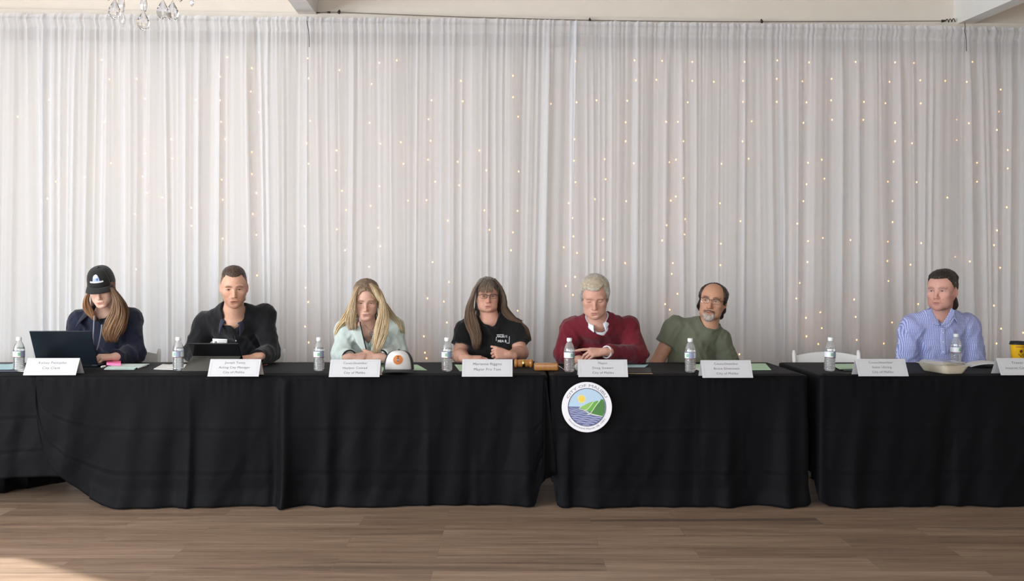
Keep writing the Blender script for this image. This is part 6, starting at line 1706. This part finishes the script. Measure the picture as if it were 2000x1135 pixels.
# ---------------------------------------------------------------- 4: woman in a black T-shirt, glasses
BTEE = fabric('black_cotton', (18, 18, 20)); PRINT = mat('white_print', (196, 196, 198), rough=.8, noise=.08)
c = person(dict(seed=44, label='woman with long grey-brown hair, glasses and a printed black T-shirt, one hand in a fist', eye=(953.5, 578.5, 5.80), yaw=4, pitch=2, roll=1, s=0.93,
    head=dict(open=.7, jaw=.055, fw=.070, cw=.080, ch=.089, chinz=-.096, chinr=.016, nose=.92, nosew=1.05, brow=0, ear=False, jowl=.8, lip=.8, gaze=(0.05, 0)), neckr=.056, fem=True, arm=1.12,
    neck=(957, 624, 5.89), sl=(913, 643, 5.93), sr=(1002, 642, 5.93), el=(896, 694, 5.86), er=(1018, 690, 5.85), wl=(912, 701, 5.62), wr=(995, 694, 5.62), pel=pelv(958, 5.97), bulk=1.08,
    hl=dict(dir=(.94, -.25, -.05), back=(0, -.55, .9), side=-1, curl=RELAX, size=.95), hr=dict(dir=(-.92, -.2, .18), back=(-.15, -.85, .5), side=1, curl=FIST, size=1.0, thumb=(.4, .1)),
    col=dict(skin=(206, 156, 136), lip=(184, 114, 108), brow=(112, 84, 70), browk=.6, flush=(204, 128, 112), under=(170, 116, 102)),
    top=BTEE, top_name='t_shirt', loose=.016, sleeve='short', sleeve_t=.66, sl_r=(.074, .068), neckline=('crew', .066), wrk=1.0))
hp = c['hp']
line4 = lambda x, y, z: np.maximum(z - (.072 + .006 * np.cos(x * 50) - 4 * np.maximum(np.abs(x) - .02, 0) ** 1.5), y - tabf([-.13, -.05, 0, .04, .07, .09], [0, -.03, -.046, -.056, -.066, -.07])(z))
GR0, GR1 = (84, 74, 66), (122, 110, 100); 
def rootgrey(V, col):
    k = sstep(.05, .12, V[:, 2])[:, None]; return col * (1 - k) + lin((128, 122, 116))[None] * k * (0.9 + .3 * n3(V[:, 0] * 200, V[:, 1] * 50, V[:, 2] * 60, 3))[:, None]
add_hair(c, hp, lambda x, y, z: .006 + .006 * sstep(.02, .1, z), line4, (GR0, GR1, rootgrey), flow='down', seed=16, grain=.003, locksets=(
    dict(guide=[(948, 544, 5.86, 5, .03), (930, 560, 5.81, 3, .02), (923, 580, 5.82, 4, .022), (917, 604, 5.84, 7, .025), (922, 630, 5.81, 13, .02), (930, 655, 5.79, 11, .02), (931, 680, 5.78, 6, .012)], n=150, c0=(98, 88, 80), c1=(124, 108, 94), tip=(118, 92, 70), r=.0050, wave=.005),
    dict(guide=[(962, 544, 5.86, 5, .03), (977, 560, 5.82, 3, .02), (985, 582, 5.84, 4, .022), (985, 604, 5.88, 7, .025), (996, 620, 5.88, 8, .02), (1012, 630, 5.89, 7, .015), (1027, 642, 5.90, 4, .012), (1035, 664, 5.91, 2, .01)], n=120, c0=(92, 80, 72), c1=(116, 98, 84), tip=(110, 84, 62), r=.0048, wave=.004),
    dict(guide=[(976, 566, 5.88, 4, .03), (986, 600, 5.93, 6, .02), (1000, 618, 5.93, 6, .015), (1016, 626, 5.94, 4, .01)], n=50, c0=(84, 72, 64), c1=(108, 92, 78), r=.005),
    dict(guide=[(956, 546, 5.79, 8, .02), (950, 556, 5.735, 12, .006), (950, 566, 5.725, 15, .005), (950, 572, 5.728, 16, .005)], n=60, c0=(98, 88, 80), c1=(126, 112, 100), tip=(130, 108, 90), r=.0022, wave=.003, flat=.9, lenj=.12),
    dict(guide=[(954, 552, 5.90, 20, .02), (955, 595, 5.95, 28, .02), (955, 628, 5.99, 32, .02)], n=60, c0=(74, 62, 54), c1=(98, 82, 70), r=.006)))
spectacles(c, zc=-.001, w=.0255, h=.0145, y=-.0985, rim=.0010, top=.0019)
def frame_print(c):
    for a, b in (([(969, 658), (968.5, 666)], [(970, 658), (969.5, 666)]), ([(994.4, 657), (994, 670)], [(995.4, 657), (995, 670)]), ([(989, 669.6), (995, 670)], [(989, 670.6), (995, 671)]), ([(970, 653.4), (984, 653)], [(970, 654.2), (984, 653.8)])):
        drape(c, 'print_frame', strip(a, b, 6, 2), PRINT, 0, .0022)
    for s_, x, y, sz in (('MALIBU S', 970.5, 659.2, 6.2), ('MEA B', 972, 668.5, 6.6)):
        V, F = text_mesh(s_, sz, bold=.16, align='LEFT'); wd = V[:, 0].max() - V[:, 0].min(); V[:, 0] *= (20 if sz < 6.5 else 17) / wd
        P = np.array([surf(c, x + a, y - b, lift=.0028, rad=8) for a, b, _ in V]); P[:, 1] = np.median(P[:, 1]) * .5 + P[:, 1] * .5 - .002
        c['part']('print_lettering', P, F, PRINT)
frame_print(c)

# ---------------------------------------------------------------- 5: maroon sweater
MAROON = fabric('maroon_wool', (104, 24, 38), noise=.05); SHIRTW = fabric('white_oxford', (228, 230, 238), noise=.02); STRIPE = fabric('pale_blue_stripe', (170, 180, 206))
c = person(dict(seed=55, inner_len=.12, trap=.03, label='grey-haired man in a maroon V-neck sweater looking down, finger pointing at a bottle', eye=(1161.5, 588.5, 5.52), yaw=0, pitch=20, roll=0, s=1.04,
    head=dict(open=0.0, jaw=.047, fw=.0605, nose=1.1, nosew=1.05, jowl=.5, lip=.75), neckr=.058,
    neck=(1168, 630, 5.68), sl=(1118, 641, 5.77), sr=(1225, 639, 5.77), el=(1101, 692, 5.70), er=(1246, 694, 5.68), wl=(1134, 704, 5.54), wr=(1182, 687.5, 5.44), pel=pelv(1172, 5.98), bulk=1.04,
    hl=dict(dir=(.9, -.3, -.08), back=(0, -.2, 1), side=-1, curl=RELAX), hr=dict(dir=(-.97, -.12, -.02), back=(.02, -.55, .85), side=1, curl=[[.06, .10, .06], [.75, .45, .3], [.85, .5, .3], [.8, .5, .3]], spread=.05, size=1.02, thumb=(.5, .55)),
    col=dict(skin=(204, 156, 138), lip=(184, 122, 116), brow=(150, 118, 102), browk=.55, flush=(206, 130, 116), under=(180, 122, 106)),
    top=MAROON, top_name='sweater', loose=.019, sl_r=(.073, .066, .046), cuff=.022, neckline=('v', .068, ((1171, 650, 5.58), .62, 0.0, .11)), inner=('shirt', SHIRTW, .011, ('v', .057, ((1170, 641, 5.58), .40, 0.0, .10))), wrk=1.15))
hp = c['hp']
line5 = lambda x, y, z: np.maximum(z - (.070 + 2.2 * np.maximum(x - .012, 0) ** 1.4 - .002 * np.cos(x * 50)), y - tabf([-.10, -.05, -.02, 0, .04, .08], [.045, .022, -.012, -.034, -.044, -.052])(z))
def grey5(V, col):
    k = (sstep(.05, .10, V[:, 2]) * sstep(.02, -.04, V[:, 1]))[:, None]; return col * (1 - k) + lin((178, 165, 144))[None] * k * (0.92 + .22 * n3(V[:, 0] * 60, V[:, 1] * 220, V[:, 2] * 200, 3))[:, None]
add_hair(c, hp, lambda x, y, z: .007 + .013 * sstep(.04, .10, z) + .010 * np.exp(-((z - .03) / .05) ** 2) * (np.abs(x) > .045), line5, ((150, 145, 138), (190, 186, 180), grey5), seed=28, flow='side', grain=.0016)
collar(c, 'shirt_collar', SHIRTW, r0=.060, stand=.032, leaf=.028, gap=.50, lay=.008, point=.004, pointx=-.004, fwd=.010, drop=-.004)
end, nn = c['cuffs'][1]; m = MB(); Rm = frame(nn, (0, 0, 1)); Rm = np.stack([Rm[:, 0], Rm[:, 2], Rm[:, 1]], 1)
m.lathe([(.032, -.01), (.040, -.008), (.040, .010), (.0375, .013), (.034, .010), (.032, -.01)], seg=28, R=Rm, cap=False, c=end + nn * .002); c['part']('shirt_cuff', np.concatenate(m.v), m.f, SHIRTW)

# ---------------------------------------------------------------- 6: green T-shirt
OLIV = fabric('olive_cotton', (98, 101, 84), noise=.06)
c = person(dict(seed=66, trap=.02, label='man with a grey goatee, glasses and a green T-shirt leaning sideways in his chair', eye=(1388.5, 587.5, 5.75), yaw=-9, pitch=0, roll=8, s=1.06,
    head=dict(open=.7, ch=.071, cd=.092, jaw=.048, fw=.062, nose=1.05, nosew=1.15, jowl=.5, gaze=(-.1, 0)), neckr=.060, arm=1.08,
    neck=(1383, 637, 5.88), sl=(1320, 639, 5.93), sr=(1406, 662, 5.91), el=(1281, 712, 5.93), er=(1424, 716, 5.92), wl=(1302, 742, 5.83), wr=(1402, 744, 5.83), pel=pelv(1356, 5.97), bulk=1.14,
    hl=dict(dir=(.9, -.2, -.25), back=(.1, -.2, 1), side=-1, curl=RELAX), hr=dict(dir=(-.9, -.2, -.25), back=(0, -.2, 1), side=1, curl=RELAX),
    col=dict(skin=(190, 142, 116), lip=(164, 104, 92), brow=(66, 48, 42), browk=.9, flush=(182, 112, 90), under=(150, 102, 84), stubble=((120, 88, 72), .25)),
    top=OLIV, top_name='t_shirt', loose=.017, sleeve='short', sleeve_t=.46, sleeve_tr=.86, sl_r=(.074, .070), neckline=('crew', .064), wrk=1.2, iris=EYEB))
hp = c['hp']
line6 = lambda x, y, z: np.maximum(np.minimum(y - tabf([.06, .09, .12], [-.03, -.012, -.006])(z) - .1 * np.maximum(.05 - np.abs(x), 0), z - .0), np.minimum(y - tabf([-.12, -.08, -.04, 0, .03, .06, .1], [.06, .04, .022, -.030, -.044, -.040, -.01])(z), np.abs(x) - .035 + .6 * np.maximum(y, 0)))
add_hair(c, hp, lambda x, y, z: .006 + .008 * sstep(.03, .07, np.abs(x)) * sstep(.12, .05, z) * sstep(-.03, .02, z), line6, ((38, 30, 30), (64, 50, 46)), seed=38, flow='back', grain=.0025, lo=(-.12, -.10, -.15), locksets=(
    dict(guide=[(1368, 585, 5.82, 2, .02), (1365, 597, 5.84, 3, .02), (1367, 607, 5.85, 2, .015)], n=30, c0=(34, 28, 28), c1=(58, 46, 42), r=.005, lenj=.05),
    dict(guide=[(1414, 592, 5.82, 3, .02), (1413, 608, 5.84, 4, .02), (1406, 617, 5.84, 3, .015)], n=34, c0=(34, 28, 28), c1=(58, 46, 42), r=.005, lenj=.05)))
spectacles(c, zc=-.003, w=.0265, h=.0155, y=-.0985, rim=.0007, top=.0017)
def goatee(c):
    hp = c['hp']
    F = Field(axis(-.06, .06, .0022, []), axis(-.13, -.03, .0024, []), axis(-.15, -.035, .0022, []))
    X, Y, Z = np.broadcast_arrays(*F.pts(F.sl((-.06, -.13, -.15), (.06, -.03, -.035)))); X, Y, Z = (np.ascontiguousarray(q, np.float32) for q in (X, Y, Z))
    d = head_sdf(X, Y, Z, hp); A = np.abs(X)
    chin = d_ell(X, Y + .088, Z + .110, (.027, .030, .030)); side = d_cone(A, Y, Z, np.array((.027, -.085, -.068), np.float32), np.array((.022, -.082, -.102), np.float32), .0085, .013)
    mo = d_cone(A, Y, Z, np.array((0.001, -.100, -.0605), np.float32), np.array((.027, -.086, -.070), np.float32), .0062, .0065)
    reg = np.minimum(np.minimum(chin, side), mo); lips = d_ell(X, Y + .09, Z + .0755, (.021, .03, .0085))
    reg = smax(reg, -lips, .003)
    dd = smax(d - .0035 - .004 * sstep(-.1, -.118, Z) - .0022 * n3(X * 420, Y * 300, Z * 130, 5), reg + .001 * n3(X * 200, Y * 200, Z * 200, 7), .003); F.F[...] = dd; V, Q = F.mesh()
    k = sstep(-.07, -.088, V[:, 2])[:, None]; nz = (.85 + .3 * n3(V[:, 0] * 380, V[:, 1] * 200, V[:, 2] * 140, 8))[:, None]
    col = (lin((112, 84, 70))[None] * (1 - k) + lin((176, 164, 154))[None] * k) * nz
    c['part']('beard', c['frH'](V), Q, HAIRM, col)
goatee(c)

# ---------------------------------------------------------------- 7: blue checked shirt
def gingham():
    m = bpy.data.materials.new('blue_check_cotton'); m.use_nodes = True; nt = m.node_tree; N = nt.nodes; L = nt.links; bs = N['Principled BSDF']
    tc = N.new('ShaderNodeTexCoord'); sp_ = N.new('ShaderNodeSeparateXYZ'); nz = N.new('ShaderNodeTexNoise'); nz.inputs['Scale'].default_value = 9
    mixv = N.new('ShaderNodeVectorMath'); mixv.operation = 'MULTIPLY_ADD'; mixv.inputs[1].default_value = (.006, .006, .006); L.new(tc.outputs['Object'], nz.inputs['Vector']); L.new(nz.outputs['Color'], mixv.inputs[0]); L.new(tc.outputs['Object'], mixv.inputs[2]); L.new(mixv.outputs[0], sp_.inputs[0])
    def wave(a, b, wt):
        ad = N.new('ShaderNodeMath'); ad.operation = 'MULTIPLY_ADD'; ad.inputs[1].default_value = wt; L.new(sp_.outputs[b], ad.inputs[0]); L.new(sp_.outputs[a], ad.inputs[2])
        mu = N.new('ShaderNodeMath'); mu.operation = 'MULTIPLY'; mu.inputs[1].default_value = 2 * PI / .0094; L.new(ad.outputs[0], mu.inputs[0])
        si = N.new('ShaderNodeMath'); si.operation = 'SINE'; L.new(mu.outputs[0], si.inputs[0])
        mr = N.new('ShaderNodeMapRange'); mr.inputs['From Min'].default_value = -.25; mr.inputs['From Max'].default_value = .35; L.new(si.outputs[0], mr.inputs['Value']); return mr
    a = wave('X', 'Y', .08); b = wave('Z', 'Y', .12)
    mx = N.new('ShaderNodeMix'); mx.data_type = 'RGBA'; mx.inputs['A'].default_value = srgb(206, 210, 238); mx.inputs['B'].default_value = srgb(146, 154, 206); L.new(a.outputs[0], mx.inputs['Factor'])
    m2 = N.new('ShaderNodeMix'); m2.data_type = 'RGBA'; m2.blend_type = 'MULTIPLY'; m2.inputs['B'].default_value = (.60, .63, .82, 1); L.new(b.outputs[0], m2.inputs['Factor']); L.new(mx.outputs['Result'], m2.inputs['A']); L.new(m2.outputs['Result'], bs.inputs['Base Color'])
    bs.inputs['Roughness'].default_value = .85; bs.inputs['Specular IOR Level'].default_value = .2; return m
CHECK = gingham()
c = person(dict(seed=77, trap=.025, label='man with slicked-back dark hair in a blue checked shirt behind the food tray', eye=(1830.5, 568.5, 5.68), yaw=-19, pitch=1, roll=0, s=1.05,
    head=dict(open=.75, jaw=.051, fw=.064, nose=.98, nosew=1.0, jowl=.7, gaze=(-.15, 0), lip=.8), neckr=.062,
    neck=(1838, 617, 5.82), sl=(1781, 637, 5.88), sr=(1888, 635, 5.88), el=(1769, 702, 5.88), er=(1902, 702, 5.88), wl=(1800, 742, 5.84), wr=(1868, 742, 5.84), pel=pelv(1836, 5.97), bulk=1.12,
    hl=dict(dir=(.9, -.2, -.25), back=(.1, -.2, 1), side=-1, curl=RELAX), hr=dict(dir=(-.9, -.2, -.25), back=(0, -.2, 1), side=1, curl=RELAX),
    col=dict(skin=(210, 160, 146), lip=(184, 120, 112), brow=(120, 86, 74), browk=.65, flush=(206, 122, 110), under=(178, 118, 104), stubble=((150, 98, 80), .42)),
    top=CHECK, top_name='shirt', loose=.019, sl_r=(.076, .070, .048), neckline=('v', .064, ((1837, 634, 5.72), .40, 0.0, .10)), wrk=1.5, iris=EYEBL))
hp = c['hp']
line7 = lambda x, y, z: np.maximum(z - (.076 + 1.4 * np.maximum(np.abs(x) - .045, 0) - .002 * np.cos(x * 60)), y - tabf([-.12, -.06, -.02, .01, .04, .08], [.045, .036, .030, -.010, -.036, -.05])(z))
add_hair(c, hp, lambda x, y, z: .002 + .014 * sstep(.05, .10, z) + .010 * sstep(.02, .06, y) , line7, ((36, 29, 27), (58, 46, 40)), seed=48, flow='back', grain=.002, lo=(-.11, -.12, -.14), locksets=(
    dict(guide=[(1862, 575, 5.84, 3, .02), (1863, 590, 5.86, 3, .02), (1858, 598, 5.86, 2, .015)], n=26, c0=(30, 25, 24), c1=(52, 42, 38), r=.005, lenj=.04),))
collar(c, 'collar_stand', CHECK, r0=.065, stand=.032, leaf=.026, gap=.75, lay=.010, point=.004, pointx=.0, fwd=.006, drop=-.004)
drape(c, 'collar_leaf', strip([(1819, 602), (1826, 617), (1836, 636)], [(1811, 608), (1816, 622), (1826, 635)], 14, 6), CHECK, .003, .008)
drape(c, 'collar_leaf', strip([(1858, 602), (1850, 618), (1838, 636)], [(1866, 607), (1861, 621), (1851, 634)], 14, 6), CHECK, .003, .008)
drape(c, 'placket', strip([(1836.5, 640), (1837, 660), (1838, 680), (1838, 693)], [(1846.5, 640), (1847, 660), (1848, 680), (1848, 693)], 20, 4), CHECK, .0015, .0025)
for yy in (650, 668, 687): button(c, 'button', 1842, yy, .0048, SHIRTW)
for px, py in ((1826, 632), (1851, 631)): button(c, 'collar_button', px, py, .004, SHIRTW)
